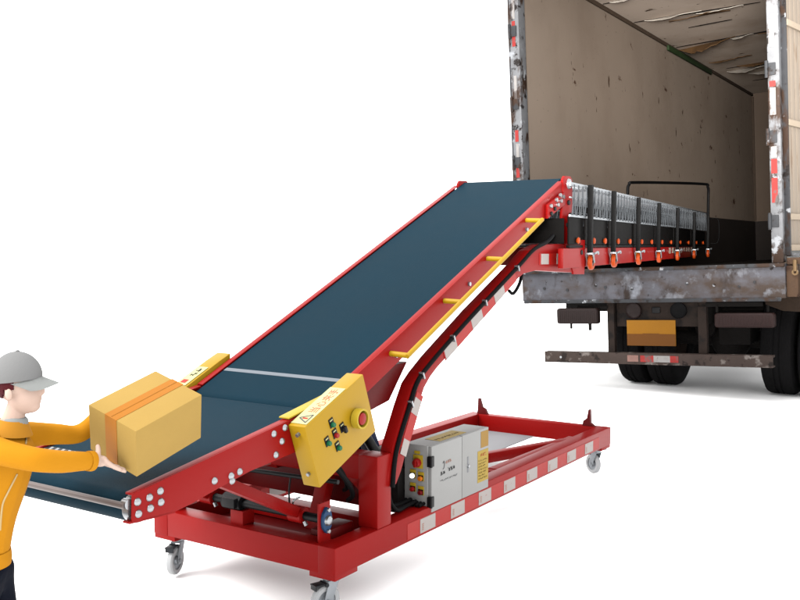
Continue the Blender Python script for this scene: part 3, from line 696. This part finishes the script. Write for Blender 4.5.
# ceiling seams and torn sheets (x across, y along)
def seam(x0, y0, x1, y1, w_, m, dz=.004, name='ceiling_seam'):
    b = MB(); n_ = 14; rnd = random.Random(int(y0 * 100) + 7); pts_a = []; pts_b = []
    for i in range(n_ + 1):
        t = i / n_; x = x0 + (x1 - x0) * t; y = y0 + (y1 - y0) * t
        ww = w_ * (math.sin(math.pi * min(1, max(0, t))) ** .6) * rnd.uniform(.5, 1.2) + .004
        pts_a.append((x, y - ww / 2)); pts_b.append((x, y + ww / 2))
    b.prism(pts_a + pts_b[::-1], CZ - dz - .004, CZ - .0005, axis='z')
    return tb(name, b, m, parent=TR) if False else b
def cseam(*a, m=GAP, dz=.004, name='ceiling_seam'):
    b = seam(*a, m, dz); bmesh.ops.transform(b.bm, matrix=RM, verts=b.bm.verts); return b.build(name, m, ce)
cseam(.10, 2.35, 1.0, 2.30, .03); cseam(.10, 3.5, 1.7, 3.6, .05); cseam(.10, 5.4, 2.5, 5.2, .06); cseam(.3, 7.6, 2.5, 7.5, .05)
cseam(.2, 1.6, 1.2, 1.5, .02); cseam(.6, 4.3, 1.2, 4.25, .03); cseam(1.2, 6.4, 2.4, 6.6, .03); cseam(.4, 9.1, 2.4, 9.0, .04); cseam(1.6, 2.9, 2.2, 3.0, .06)
def flap(x0, y0, x1, y1, w_, drop, m):
    b = MB(); bm = b.bm; n_ = 12; rnd = random.Random(int(x0 * 31 + y0 * 17)); A = []; B_ = []
    for i in range(n_ + 1):
        t = i / n_; x = x0 + (x1 - x0) * t; y = y0 + (y1 - y0) * t
        d_ = drop * math.sin(math.pi * t) * rnd.uniform(.9, 1.1); ww = w_ * (.15 + .85 * math.sin(math.pi * t ** 1.6)) * rnd.uniform(.85, 1.15)
        A.append((x, y, CZ - .006)); B_.append((x, y - ww, CZ - .008 - d_))
    for off in (0, -.006):
        pass
    VA = [bm.verts.new(p) for p in A]; VB = [bm.verts.new(p) for p in B_]; VC = [bm.verts.new((p[0], p[1], p[2] - .006)) for p in A]; VD = [bm.verts.new((p[0], p[1], p[2] - .006)) for p in B_]
    for i in range(n_):
        for X, Y in ((VA, VB), (VD, VC), (VB, VD), (VC, VA)): bm.faces.new((X[i], X[i + 1], Y[i + 1], Y[i]))
    bm.faces.new((VA[0], VB[0], VD[0], VC[0])); bm.faces.new((VA[-1], VC[-1], VD[-1], VB[-1]))
    bmesh.ops.transform(bm, matrix=RM, verts=bm.verts); b.build('torn_board', m, ce)
flap(.25, 3.5, 1.0, 3.50, .16, .05, TORN); flap(.5, 3.75, 1.3, 3.74, .2, .03, TORNB); flap(1.3, 5.35, 2.4, 5.25, .10, .03, TORNB); flap(.2, 6.9, .9, 6.8, .25, .05, TORNB); flap(.9, 3.6, 1.5, 3.58, .10, .03, TORN); flap(.10, 5.6, 1.0, 5.3, .35, .16, TORNB); flap(.9, 5.35, 1.25, 5.3, .16, .05, TORN)
flap(.2, 2.32, .55, 2.31, .06, .03, TORN); flap(.25, 7.9, 1.1, 7.7, .3, .10, TORN); flap(.5, 8.3, 1.3, 8.2, .28, .08, TORN); flap(.5, 7.5, 1.2, 7.45, .16, .06, TORNB)
# rear sill (big scuffed beam) and lip
b = MB(); b.box((.05, -.10, FZ - .31), (BW + .02, .04, FZ - .001), .012); sill = tb('rear_sill', b, SILL)
b = MB(); b.box((.052, -.135, FZ - .03), (BW + .018, -.099, FZ + .006), .008); b.build('sill_lip', POSTD, sill).data.transform(RM)
b = MB(); b.box((.07, -.112, FZ - .335), (BW - .02, -.085, FZ - .30), .006); b.build('sill_flange', POSTD, sill).data.transform(RM)
for i, x in enumerate((.85, .95, 1.22, 1.75, 2.0, 2.22, 2.36, .3, .55)):
    b = MB(); b.cyl((x, -.108, FZ - .16 - .02 * (i % 3)), (x, -.098, FZ - .16 - .02 * (i % 3)), .014, seg=12); b.build('sill_bolt', POSTD, sill).data.transform(RM)
# corner posts
def post(x0, x1, name='corner_post', m=POST):
    b = MB(); b.box((x0, -.06, FZ + .007), (x1, .10, CZ + .09), .008)
    return tb(name, b, m)
pl_ = post(-.02, .085); pr_ = post(BW - .10, BW + .0)
b = MB(); b.box((-.052, -.03, FZ - .02), (-.021, .05, CZ + .05), .006); b.build('door_edge', POSTD, pl_).data.transform(RM)
for i, (z, h, m_) in enumerate(((2.15, .12, TAPR), (2.34, .16, TAPW), (2.52, .12, TAPR), (2.9, .3, TAPW), (3.5, .26, TAPR), (3.78, .2, TAPW))):
    b = MB(); b.box((.008 + .006 * (i % 2), -.0635, z), (.045, -.0595, z + h)); b.build('marker_tape', m_, pl_).data.transform(RM)
for i, (z, h, m_) in enumerate(((1.72, .22, TAPR), (1.98, .13, TAPR), (2.12, .10, TAPW), (2.50, .24, TAPW), (2.75, .05, TAPR), (3.1, .24, TAPW), (3.9, .2, TAPW), (4.12, .04, TAPR))):
    b = MB(); b.box((BW - .085, -.0635, z), (BW - .035, -.0595, z + h)); b.build('marker_tape', m_, pr_).data.transform(RM)
for x_, par in ((.03, pl_), (BW - .06, pr_)):
    for z in (1.5, 2.25, 2.85, 3.6):
        b = MB(); b.box((x_ - .05, -.075, z), (x_ + .03, -.058, z + .11), .005); b.cyl((x_ - .045, -.075, z - .02), (x_ - .045, -.075, z + .13), .016, seg=12); b.build('door_hinge', POSTD, par).data.transform(RM)
b = MB(); b.box((-.02, -.06, CZ + .0), (BW, .09, CZ + .10), .008); tb('header_beam', b, POST) if False else b.bm.free()
b = MB(); b.box((.086, -.05, CZ + .005), (BW - .101, .058, CZ + .088), .006); tb('header_beam', b, POST)
# open right-hand door folded along the body
DM = Matrix.Translation((BW + .035, .04, 0)) @ Matrix.Rotation(R(-9), 4, 'Z') @ Matrix.Scale(-1, 4, (1, 0, 0))
def door(name, mb, m, parent):
    bmesh.ops.transform(mb.bm, matrix=RM @ DM, verts=mb.bm.verts); return mb.build(name, m, parent)
DZ0, DZ1 = FZ + .09, CZ - .02
b = MB(); b.box((.03, .02, DZ0), (.045, 1.26, DZ1)); dr = door('cargo_door', b, BODYW, TR)
b = MB()
for i in range(11):
    y = .05 + i * .108; b.box((.012, y, DZ0 + .04), (.029, y + .103, DZ1 - .02), .003)
door('door_boarding', b, WOODD, dr)
b = MB()
b.bm.free()
for z in (DZ0 + .02, DZ0 + .30, 2.41, 3.30, 4.1):
    b = MB(); b.box((-.012, .03, z), (.011, 1.25, z + .055), .003); door('door_batten', b, WOODB, dr)
b = MB(); b.box((-.010, -.006, DZ0 - .02), (.05, .020, DZ1), .003); door('door_frame', b, POSTD, dr)
b = MB(); b.box((-.04, .03, DZ0 - .03), (.05, 1.27, DZ0 - .001), .004); door('door_bottom_rail', b, POST, dr)
# lock bits + wood end block under the door
b = MB(); b.box((BW - .08, -.09, FZ - .32), (BW + .10, .05, FZ - .08), .008); tb('end_block', b, WOODR) if False else b.bm.free()
b = MB(); b.box((BW + .021, -.07, FZ - .30), (BW + .12, .30, FZ - .02), .01); tb('end_block', b, WOODR)
b = MB(); b.box((BW + .03, -.075, FZ - .01), (BW + .42, .04, FZ + .05), .008); b.box((BW + .014, .05, FZ - .10), (BW + .10, 4.0, FZ + .02), .01); tb('side_sill', b, WOODR)
for k, x in enumerate((.10, .20, .30)):
    b = MB(); b.cyl((BW + x, -.09, FZ + .03), (BW + x, -.09, FZ - .07), .018, seg=10); b.lathe([(.012, -.01), (.028, -.01), (.028, .01), (.012, .01), (.012, -.01)], (BW + x, -.09, FZ - .08), (0, 1, 0), seg=14); tb('latch', b, mat('brass_latch', C(150, 122, 88), .5, metal=.4, vary=.3))
# mudguard flap, chassis
b = MB(); b.prism([(2.36, .95), (2.40, .80), (2.55, .74), (3.2, .70), (3.25, 1.1), (2.60, 1.12), (2.45, 1.05)], .12, .20, .01); tb('mudguard', b, mat('mud_brown', C(66, 52, 42, .7), .9, vary=.3, scale=5, bump=.6))
b = MB(); b.box((.95, .02, .60), (1.03, .10, .86)); b.bm.free()
b = MB(); b.box((.93, -.02, .245), (1.0, .05, .865), .006); tb('bumper_hanger', b, CHAS); b = MB(); b.box((1.82, -.02, .30), (1.90, .05, .865), .006); tb('bumper_hanger', b, CHAS)
b = MB(); b.box((1.01, .03, .60), (1.81, .06, .868), .006); cp_ = tb('lamp_plate', b, CHAS)
for x in (1.19, 1.63):
    b = MB(); b.lathe([(.0005, .012), (.06, .010), (.072, .002), (.078, -.006), (.078, .02), (.0005, .02)], (x, .01, .755), (0, 1, 0), seg=26); b.build('round_lamp', LENSD if x < 1.3 else BLKR, cp_).data.transform(RM)
b = MB(); b.box((1.37, .018, .73), (1.45, .029, .79), .01); b.build('plate_lamp', BLK, cp_).data.transform(RM)
b = MB(); b.box((1.125, -.012, .415), (1.605, .0, .665), .003); nb = tb('number_plate', b, PLATE)
b = MB()
b.box((1.127, -.0145, .417), (1.285, -.0125, .53)); b.box((1.285, -.0142, .417), (1.445, -.0127, .535)); b.box((1.445, -.0145, .417), (1.603, -.0125, .53))
b.build('mosaic_block', PLATED, nb).data.transform(RM)  # blocks imitate a pixelated mosaic over the plate
b = MB(); b.box((.26, -.06, .235), (2.49, -.03, .345), .006); b.box((.26, -.03, .325), (2.49, .045, .345), .004); b.box((.26, -.03, .235), (2.49, .045, .25), .004); bu = tb('rear_bumper', b, BUMP)
for (x0, x1, m_) in ((1.14, 1.25, mat('pink_scuff', C(170, 130, 120, .6), .7, vary=.3, scale=20)), (1.27, 1.40, TAPR), (1.40, 1.56, TAPW), (1.56, 1.64, TAPR)):
    b = MB(); b.box((x0, -.0635, .262), (x1, -.0605, .325)); b.build('bumper_tape', m_, bu).data.transform(RM)
b = MB(); b.cyl((.44, -.0625, .29), (.44, -.059, .29), .012); b.build('bolt', CHROME, bu).data.transform(RM)
# lamps
def taillamp(x0, x1, z0, z1, m_):
    b = MB(); b.box((x0, -.10, z0), (x1, .0, z1), .03, seg=3); o = tb('tail_lamp', b, m_)
    b = MB()
    for i in range(18):
        x = x0 + .04 + (x1 - x0 - .08) * i / 17; b.box((x - .006, -.1025, z0 + .025), (x + .006, -.0995, z1 - .025), .001)
    b.build('lens_rib', LENS if m_ is LENS else LENSD, o).data.transform(RM)
    return o
taillamp(.42, .86, .63, .79, LENSD); tl = taillamp(1.99, 2.52, .60, .735, LENS)
b = MB(); b.box((.62, -.03, .78), (.94, .03, .81), .004); b.cyl((.56, -.05, .64), (.56, -.05, .58), .012); b.cyl((.76, -.05, .64), (.76, -.05, .565), .016); tb('lamp_bracket', b, CHASD); b = MB(); b.box((1.82, -.02, .79), (2.40, .03, .83), .004); b.cyl((2.0, -.02, .74), (2.0, -.02, .80), .012); b.cyl((2.45, -.02, .74), (2.45, -.02, .80), .012); tb('lamp_bracket', b, CHASD)
# chassis rails, axle, tank and other dark underbody
b = MB(); b.box((.90, .10, .60), (1.0, BL, .84), .01); b.box((1.72, .10, .60), (1.82, BL, .84), .01)
for y in (.9, 2.2, 3.6, 5.2): b.box((.1, y, .70), (2.5, y + .10, .86), .01)
tb('chassis_rail', b, CHASD)
b = MB(); b.box((.95, 1.62, .14), (2.75, 1.70, .90), .01); b.box((1.30, 1.35, .30), (2.55, 1.43, .86), .01); b.box((1.05, 1.5, .34), (2.3, 2.4, .70), .03); b.cyl((1.0, 1.2, .62), (2.3, 1.2, .62), .10); b.cyl((1.72, .6, .55), (1.72, 1.1, .55), .10); b.cyl((2.05, .55, .56), (2.05, 1.1, .56), .12); b.box((1.9, .4, .40), (2.2, .8, .58), .02)
tb('underbody', b, CHASD)
b = MB(); b.cyl((1.0, .80, .50), (2.6, .80, .50), .07); b.sph((1.95, .80, .50), .2, (1, 1, 1)); b.build('rear_axle', CHASD, TR)
def wheel(x, y, wd=.27, r=.50):
    b = MB(); h = wd / 2
    b.lathe([(.28, -h + .01), (.36, -h), (.44, -h), (.485, -h + .02), (.50, -h + .05), (.50, -.035), (.492, -.03), (.492, -.02), (.50, -.015), (.50, .015), (.492, .02), (.492, .03), (.50, .035), (.50, h - .05), (.485, h - .02), (.44, h), (.36, h), (.28, h - .01), (.28, -h + .01)], (0, 0, 0), (1, 0, 0), seg=48)
    o = b.build('wheel', TYRE, TR, loc=(x, y, r)); 
    b = MB(); b.lathe([(.0005, -.05), (.10, -.06), (.14, -.02), (.25, .02), (.28, -.10), (.29, -.10), (.29, .10), (.28, .10), (.25, .04), (.14, .0), (.0005, .0)], (0, 0, 0), (1, 0, 0)); b.build('rim', CHAS, o)
    return o
wheel(1.03, .78); wheel(1.335, .78); wheel(2.47, .78, .30); wheel(2.80, .78, .30)
for x in (.9, 2.47): wheel(x if x > 1 else 1.03, 8.6)
# tractor cab ahead of the box (out of sight)
b = MB(); b.prism([(10.8, .7), (12.9, .7), (13.0, 1.6), (12.7, 3.0), (12.3, 3.4), (10.8, 3.4)], .1, 2.5, .04, axis='x') if False else b.prism([(10.8, .7), (12.9, .7), (13.0, 1.6), (12.7, 3.0), (12.3, 3.4), (10.8, 3.4)], .1, 2.5, .04)
for v_ in b.bm.verts: v_.co = Vector((v_.co.y, v_.co.x, v_.co.z))
b.build('cab', mat('cab_paint', C(150, 160, 170), .4), TR)

# ================================================================== CARDBOARD BOX
E0 = Vector((-.7777, 2.8077, .9176))
def pt(x, y, z): return Vector((x, y, z))
o0 = pt(-.932, 2.784, .839); ex = pt(-.767, 2.690, .778) - o0; ey = pt(-.778, 2.990, .910) - o0; ez = pt(-.913, 2.720, .986) - o0
LX, LY, LZ = .199, .262, .161
exn = ex.normalized(); eyn = (ey - exn * ey.dot(exn)).normalized(); ezn = exn.cross(eyn)
if ezn.dot(ez) < 0: ezn = -ezn
BM = Matrix((exn, eyn, ezn)).transposed().to_4x4(); BM.translation = o0
CB = empty('cardboard_box', o0, 0, 'tan cardboard box with an orange tape band held by the worker over the belt', 'box')
CARD = mat('tan_cardboard', C(226, 186, 104, .62), .75, spec=.2, vary=.06, scale=14, bump=.15, bscale=120)
TAPEM = mat('orange_tape', C(226, 142, 26, .62), .45, vary=.04)
IM = Matrix.Translation(-o0) @ BM
b = MB(); b.box((0, 0, 0), (LX, LY, LZ), .0025, M=IM); b.build('carton', CARD, CB)
b = MB()
b.box((LX * .36, -.0012, .001), (LX * .60, LY + .0012, LZ + .0012), M=IM); b.build('tape_band', TAPEM, CB)
b = MB(); b.box((LX * .475, .002, LZ + .0012), (LX * .485, LY - .002, LZ + .0017), M=IM); b.build('flap_seam', mat('dark_tape_seam', C(190, 120, 24, .6), .7), CB)  # thin darker strip marking the flap joint

# ================================================================== PERSON
PZ = Vector((-1.12, 2.60, 0))
PE = empty('person', PZ, 0, 'person in an orange jacket, grey cap and dark trousers holding a box at the belt', 'person')
def W(px, py, Y):
    """photo pixel at distance Y, kept as a real 3-D point of the figure"""
    p = 0.058905; F = 935.0; a = (px - 400) / F; c = (py - 300) / F
    d = Vector((a, math.cos(p) - c * math.sin(p), -math.sin(p) - c * math.cos(p)))
    return Vector((0, 0, 1.4536)) + d * (Y / d.y)
def skin(chains, sub=2, root=0):
    """chains: list of lists of (point, radius or (rx,ry)); points shared by value are merged"""
    me = bpy.data.meshes.new('s'); vs = []; rs = []; es = []; idx = {}
    for ch in chains:
        prev = None
        for p, r in ch:
            k = tuple(round(c, 4) for c in p)
            if k not in idx: idx[k] = len(vs); vs.append(Vector(p) - PZ); rs.append(r)
            i = idx[k]
            if prev is not None: es.append((prev, i))
            prev = i
    me.from_pydata(vs, es, []); o = bpy.data.objects.new('s', me); COL.objects.link(o)
    md = o.modifiers.new('k', 'SKIN'); md.use_smooth_shade = True
    if not me.skin_vertices: 
        bpy.context.view_layer.objects.active = o
    for i, sv in enumerate(me.skin_vertices[0].data):
        r = rs[i]; sv.radius = (r, r) if not isinstance(r, tuple) else r; sv.use_root = (i == root)
    s_ = o.modifiers.new('b', 'SUBSURF'); s_.levels = sub; s_.render_levels = sub
    bpy.context.view_layer.update(); dg = bpy.context.evaluated_depsgraph_get()
    m2 = bpy.data.meshes.new_from_object(o.evaluated_get(dg)); bpy.data.objects.remove(o)
    bm = bmesh.new(); bm.from_mesh(m2); bpy.data.meshes.remove(m2)
    return bm
def build_bm(bm, name, m, parent=PE, remesh=None):
    b = MB(); b.bm.free(); b.bm = bm
    if remesh:
        me = bpy.data.meshes.new('r'); bm.to_mesh(me); bm.free(); o = bpy.data.objects.new('r', me); COL.objects.link(o)
        md = o.modifiers.new('v', 'REMESH'); md.mode = 'VOXEL'; md.voxel_size = remesh; md.use_smooth_shade = True
        sm = o.modifiers.new('sm', 'SMOOTH'); sm.factor = .5; sm.iterations = 4
        bpy.context.view_layer.update(); dg = bpy.context.evaluated_depsgraph_get()
        m2 = bpy.data.meshes.new_from_object(o.evaluated_get(dg)); bpy.data.objects.remove(o)
        m2.materials.clear(); m2.materials.append(m)
        for p in m2.polygons: p.use_smooth = True
        q = bpy.data.objects.new(name, m2); COL.objects.link(q); q.parent = parent; return q
    o = b.build(name, m, parent); 
    for p in o.data.polygons: p.use_smooth = True
    return o
def join(bm, mb):
    me = bpy.data.meshes.new('j'); mb.bm.to_mesh(me); mb.bm.free(); bm.from_mesh(me); bpy.data.meshes.remove(me)
def rel(p): return Vector(p) - PZ
SKIN = mat('skin', C(255, 222, 204, .74), .6, spec=.25, vary=.02)
JACK = mat('orange_jacket', C(248, 168, 34, .68), .75, spec=.2, vary=.06, scale=9, bump=.25, bscale=18)
NAVYT = mat('navy_trousers', C(22, 28, 44, .62), .8, spec=.2, vary=.15, bump=.3)
CAPM = mat('grey_cap', C(172, 172, 172, .62), .8, spec=.2, vary=.04, bump=.2, bscale=150)
VISM = mat('pale_visor', C(214, 218, 216, .86), .75, spec=.2, vary=.03)
HAIR = mat('maroon_hair', C(100, 12, 26, .6), .7, vary=.2, scale=30, bump=.5, bscale=120)
TEE = mat('grey_tee', C(200, 206, 206, .6), .8)
ZIP = mat('pale_zip', C(255, 222, 160, .62), .6)
YN, YF = 2.52, 2.74
pel = Vector((-1.188, 2.62, .575)); wai = Vector((-1.175, 2.62, .70)); che = Vector((-1.135, 2.62, .84)); nck = W(12, 424, 2.62); hdb = W(16, 408, 2.62)
shN = W(-22, 445, 2.53); elN = W(36, 460, 2.50); wrN = W(88, 461, 2.63)
shF = W(28, 434, 2.72); elF = W(62, 434, 2.80); wrF = Vector((-.875, 2.86, .955)) 
# body: torso core, neck, head, arms, legs, hands
legs = []
for s_ in (-1, 1):
    hp = pel + Vector((0, s_ * .05, -.03)); kn = Vector((-1.16, 2.62 + s_ * .065, .32)); an = Vector((-1.19, 2.62 + s_ * .065, .06)); to = Vector((-1.09, 2.62 + s_ * .07, .025))
    legs.append([(pel, .05), (hp, .036), (kn, .028), (an, .022), (to, .02)])
bm = skin([[(pel, .06), (wai, .055), (che, .075), (nck, .036), (hdb, .028), (W(20, 398, 2.62), .032)],
           [(che, .075), (shN, .03), (elN, .022), (wrN, .016)], [(che, .075), (shF, .03), (elF, .022), (W(80, 436, 2.84), .018), (wrF, .016)]] + legs)
# head
hc = rel(W(22, 388, 2.62))
m = MB()
m.sph(hc + Vector((-.012, 0, .018)), .060, (1.0, .86, 1.02), 28)
m.sph(hc + Vector((.008, 0, -.018)), .050, (.93, .86, 1.12), 28)
m.sph(hc + Vector((.024, 0, -.050)), .026, (1.0, 1.0, .8), 18)      # chin
m.sph(hc + Vector((.0565, 0, -.006)), .009, (1.0, .8, 1.7), 14)      # nose
for s_ in (-1, 1):
    m.sph(hc + Vector((-.018, s_ * .050, -.008)), .014, (.75, .45, 1.2), 14)
    m.sph(hc + Vector((.044, s_ * .020, .012)), .010, (.8, 1.3, .7), 12)   # brow
m.sph(hc + Vector((.046, 0, -.034)), .008, (.7, 1.7, .55), 12)
join(bm, m)
# near hand: palm under the lower left of the box, thumb up the side
def fing(pts, r): return [(Vector(p), r * (1 - .12 * i)) for i, p in enumerate(pts)]
hn = W(100, 461, 2.665)
m = MB(); m.sph(rel(hn), .020, (1.25, .75, .85), 20); m.sph(rel(W(93, 461, 2.65)), .016, (1.2, .9, .9), 16); join(bm, m)
fch = []
base_p = W(106, 462, 2.672)
for k, (dx, dy, L_) in enumerate(((122, 470.5, 1), (127, 472, 1), (126, 470, 1), (121, 467, 1))):
    Yb = 2.655 + k * .013
    a_ = W(103, 459 + k * 1.2, Yb); e_ = W(dx, dy, Yb + .022); mid = a_.lerp(e_, .5) + Vector((0, 0, -.004))
    fch.append([(a_, .0085), (a_.lerp(mid, .6), .0082), (mid, .0078), (mid.lerp(e_, .55), .0072), (e_, .006)])
tb0 = W(96, 462, 2.655); fch.append([(tb0, .011), (W(98, 455, 2.655), .0098), (W(98.5, 450, 2.668), .0085), (W(97.5, 444.5, 2.685), .007)])
# far hand pressed on the hidden side of the box
fh = Vector((-.868, 2.868, .955)); m = MB(); m.sph(rel(fh), .020, (.6, 1.0, 1.2), 18); join(bm, m)
for k in range(4):
    a_ = fh + Vector((.006, .008, -.015 + k * .012)); e_ = a_ + Vector((.032, .046, .010 + .003 * k)); fch.append([(a_, .008), (a_.lerp(e_, .5), .0075), (e_, .006)])
fch.append([(fh, .01), (fh + Vector((.004, -.006, .03)), .008), (fh + Vector((.014, .004, .052)), .0065)])
for ch in fch:
    b3 = skin([ch], 1); me = bpy.data.meshes.new('f'); b3.to_mesh(me); b3.free(); bm.from_mesh(me); bpy.data.meshes.remove(me)
body = build_bm(bm, 'body', SKIN, remesh=.0026)
# jacket
shN2 = shN; 
bm = skin([[(Vector((-1.192, 2.62, .545)), (.070, .078)), (Vector((-1.190, 2.62, .60)), (.074, .082)), (Vector((-1.178, 2.62, .69)), (.080, .088)), (Vector((-1.148, 2.62, .79)), (.094, .10)), (Vector((-1.125, 2.62, .895)), (.098, .105)), (W(8, 428, 2.62), (.055, .07))]], 2)
b4 = skin([[(Vector((-1.13, 2.60, .885)), .06), (shN, .045), (W(8, 454, 2.50), .038), (elN, .036), (W(62, 462, 2.56), .034), (W(86, 461, 2.625), .029), (W(91, 461, 2.64), .027)]], 2)
b5 = skin([[(Vector((-1.12, 2.65, .895)), .06), (shF, .042), (W(48, 434, 2.78), .036), (elF, .034), (W(80, 436, 2.84), .032), (Vector((-.90, 2.857, .948)), .030), (Vector((-.885, 2.862, .952)), .028)]], 2)
for x in (b4, b5):
    me = bpy.data.meshes.new('f'); x.to_mesh(me); x.free(); bm.from_mesh(me); bpy.data.meshes.remove(me)
jk = build_bm(bm, 'jacket', JACK, remesh=.004)
b = MB(); cN = rel(W(91, 461, 2.64)); dN = (W(91, 461, 2.64) - W(80, 461, 2.61)).normalized()
b.lathe([(.020, -.012), (.0285, -.012), (.0295, .0), (.0285, .006), (.020, .006), (.020, -.012)], cN, dN, seg=24); b.build('cuff', JACK, jk)
b = MB(); b.lathe([(.066, -.02), (.076, -.02), (.079, 0), (.077, .022), (.066, .022), (.066, -.02)], rel(Vector((-1.192, 2.62, .560))), (0, 0, 1), seg=32)
for v_ in b.bm.verts: v_.co.y = (v_.co.y - .02) * 1.05 + .02
b.build('waistband', JACK, jk)
# collar, shirt, zip
b = MB(); nb_ = rel(nck)
b.lathe([(.034, .018), (.043, -.004), (.052, -.020), (.056, -.020), (.048, -.003), (.038, .022), (.034, .018)], nb_ + Vector((.002, 0, -.008)), (.12, 0, 1), seg=28); b.build('collar', mat('light_orange_collar', C(252, 176, 60, .62), .75, spec=.2), jk)
b = MB(); b.lathe([(.028, .022), (.034, .016), (.044, -.03), (.03, -.03)], nb_ + Vector((.008, 0, .0)), (.15, 0, 1), seg=24); b.build('shirt_collar', TEE, PE)
# trousers and shoes
bm = skin([[(pel, .074), (pel + Vector((0, 0, -.04)), .072)] + [(pel + Vector((0, -.05, -.09)), .062), (Vector((-1.160, 2.555, .32)), .046), (Vector((-1.185, 2.555, .085)), .036)],
           [(pel + Vector((0, 0, -.04)), .072), (pel + Vector((0, .05, -.09)), .062), (Vector((-1.160, 2.685, .32)), .046), (Vector((-1.185, 2.685, .085)), .036)]], 2)
build_bm(bm, 'trousers', NAVYT, remesh=.005)
for y in (2.555, 2.688):
    b = MB(); b.sph(rel((-1.15, y, .030)), .045, (1.9, .85, .66), 20); b.box(rel((-1.23, y - .036, .0)), rel((-1.07, y + .036, .016)), .006); b.build('shoe', BLK, PE)
# cap
cc = hc + Vector((-.013, 0, .034))
b = MB(); t = bmesh.new(); bmesh.ops.create_uvsphere(t, u_segments=36, v_segments=20, radius=.069)
bmesh.ops.delete(t, geom=[v for v in t.verts if v.co.z < -.012], context='VERTS')
for v in t.verts: v.co = Vector((v.co.x * 1.0, v.co.y * .88, v.co.z * 1.02))
bmesh.ops.solidify(t, geom=t.faces[:], thickness=.004)
b._merge(t, Matrix.Translation(cc) @ Matrix.Rotation(R(-6), 4, 'Y')); b.sph(cc + Vector((.003, 0, .071)), .006, (1, 1, .6), 10)
cp2 = b.build('cap', CAPM, PE)
b = MB(); bm = b.bm; n_ = 20; T_ = []; B2 = []
for i in range(n_ + 1):
    a = math.pi * (i / n_ - .5); ro = Vector((.058 + .060 * math.cos(a), .057 * math.sin(a), -.010 - .012 * math.cos(a) + .012 * math.cos(a * .8)))
    ri = Vector((.050 * math.cos(a) + .004, .058 * math.sin(a), -.002))
    T_.append((ri, ro))
rows = []
for j in range(6):
    t_ = j / 5; rows.append([bm.verts.new(cc + p.lerp(q, t_) + Vector((0, 0, .006 - .016 * t_ - .018 * (p.lerp(q, t_).y / .058) ** 2))) for p, q in T_])
for j in range(5):
    for i in range(n_): bm.faces.new((rows[j][i], rows[j][i + 1], rows[j + 1][i + 1], rows[j + 1][i]))
bmesh.ops.solidify(bm, geom=bm.faces[:], thickness=.004)
b.build('visor', VISM, cp2)
# hair
b = MB(); t = bmesh.new(); bmesh.ops.create_uvsphere(t, u_segments=40, v_segments=26, radius=.0645)
kill = []
for v in t.verts:
    x, z = v.co.x, v.co.z
    if z > .022 or z < -.048 or x > (.014 if z > -.022 else -.012 - (-.022 - z) * .6): kill.append(v)
bmesh.ops.delete(t, geom=kill, context='VERTS')
for v in t.verts: v.co = Vector((v.co.x * 1.02, v.co.y * .87, v.co.z * 1.0))
bmesh.ops.solidify(t, geom=t.faces[:], thickness=.006)
b._merge(t, Matrix.Translation(hc + Vector((-.012, 0, .018)))); b.build('hair', HAIR, PE)
for s_ in (-1, 1):
    b = MB(); b.sph(hc + Vector((-.014, s_ * .056, -.010)), .013, (.7, .35, 1.25), 14); b.build('ear', SKIN, PE)
# zip
from mathutils.bvhtree import BVHTree
jb = bmesh.new(); jb.from_mesh(jk.data); tr = BVHTree.FromBMesh(jb); jb.free()
zp = []
for k, (px, py) in enumerate(((25, 436), (25, 441), (24, 444)) ): pass
for (px, py) in ((26, 432), (26, 440), (25.5, 444), (17, 474), (13, 482), (8, 492), (3, 503), (1, 516), (0, 530)):
    c0 = Vector((0, 0, 1.4536)); t_ = W(px, py, 2.6) - c0
    h = tr.ray_cast(c0 - PZ, t_.normalized())
    zp.append(None if h[0] is None else h[0] + h[1] * .0012)
for seg_ in (zp[:3], zp[3:]):
    q_ = [p for p in seg_ if p is not None]
    if len(q_) > 1:
        b = MB(); b.tube(q_, .0026, seg=6); b.build('zip', ZIP, jk)
jb = None
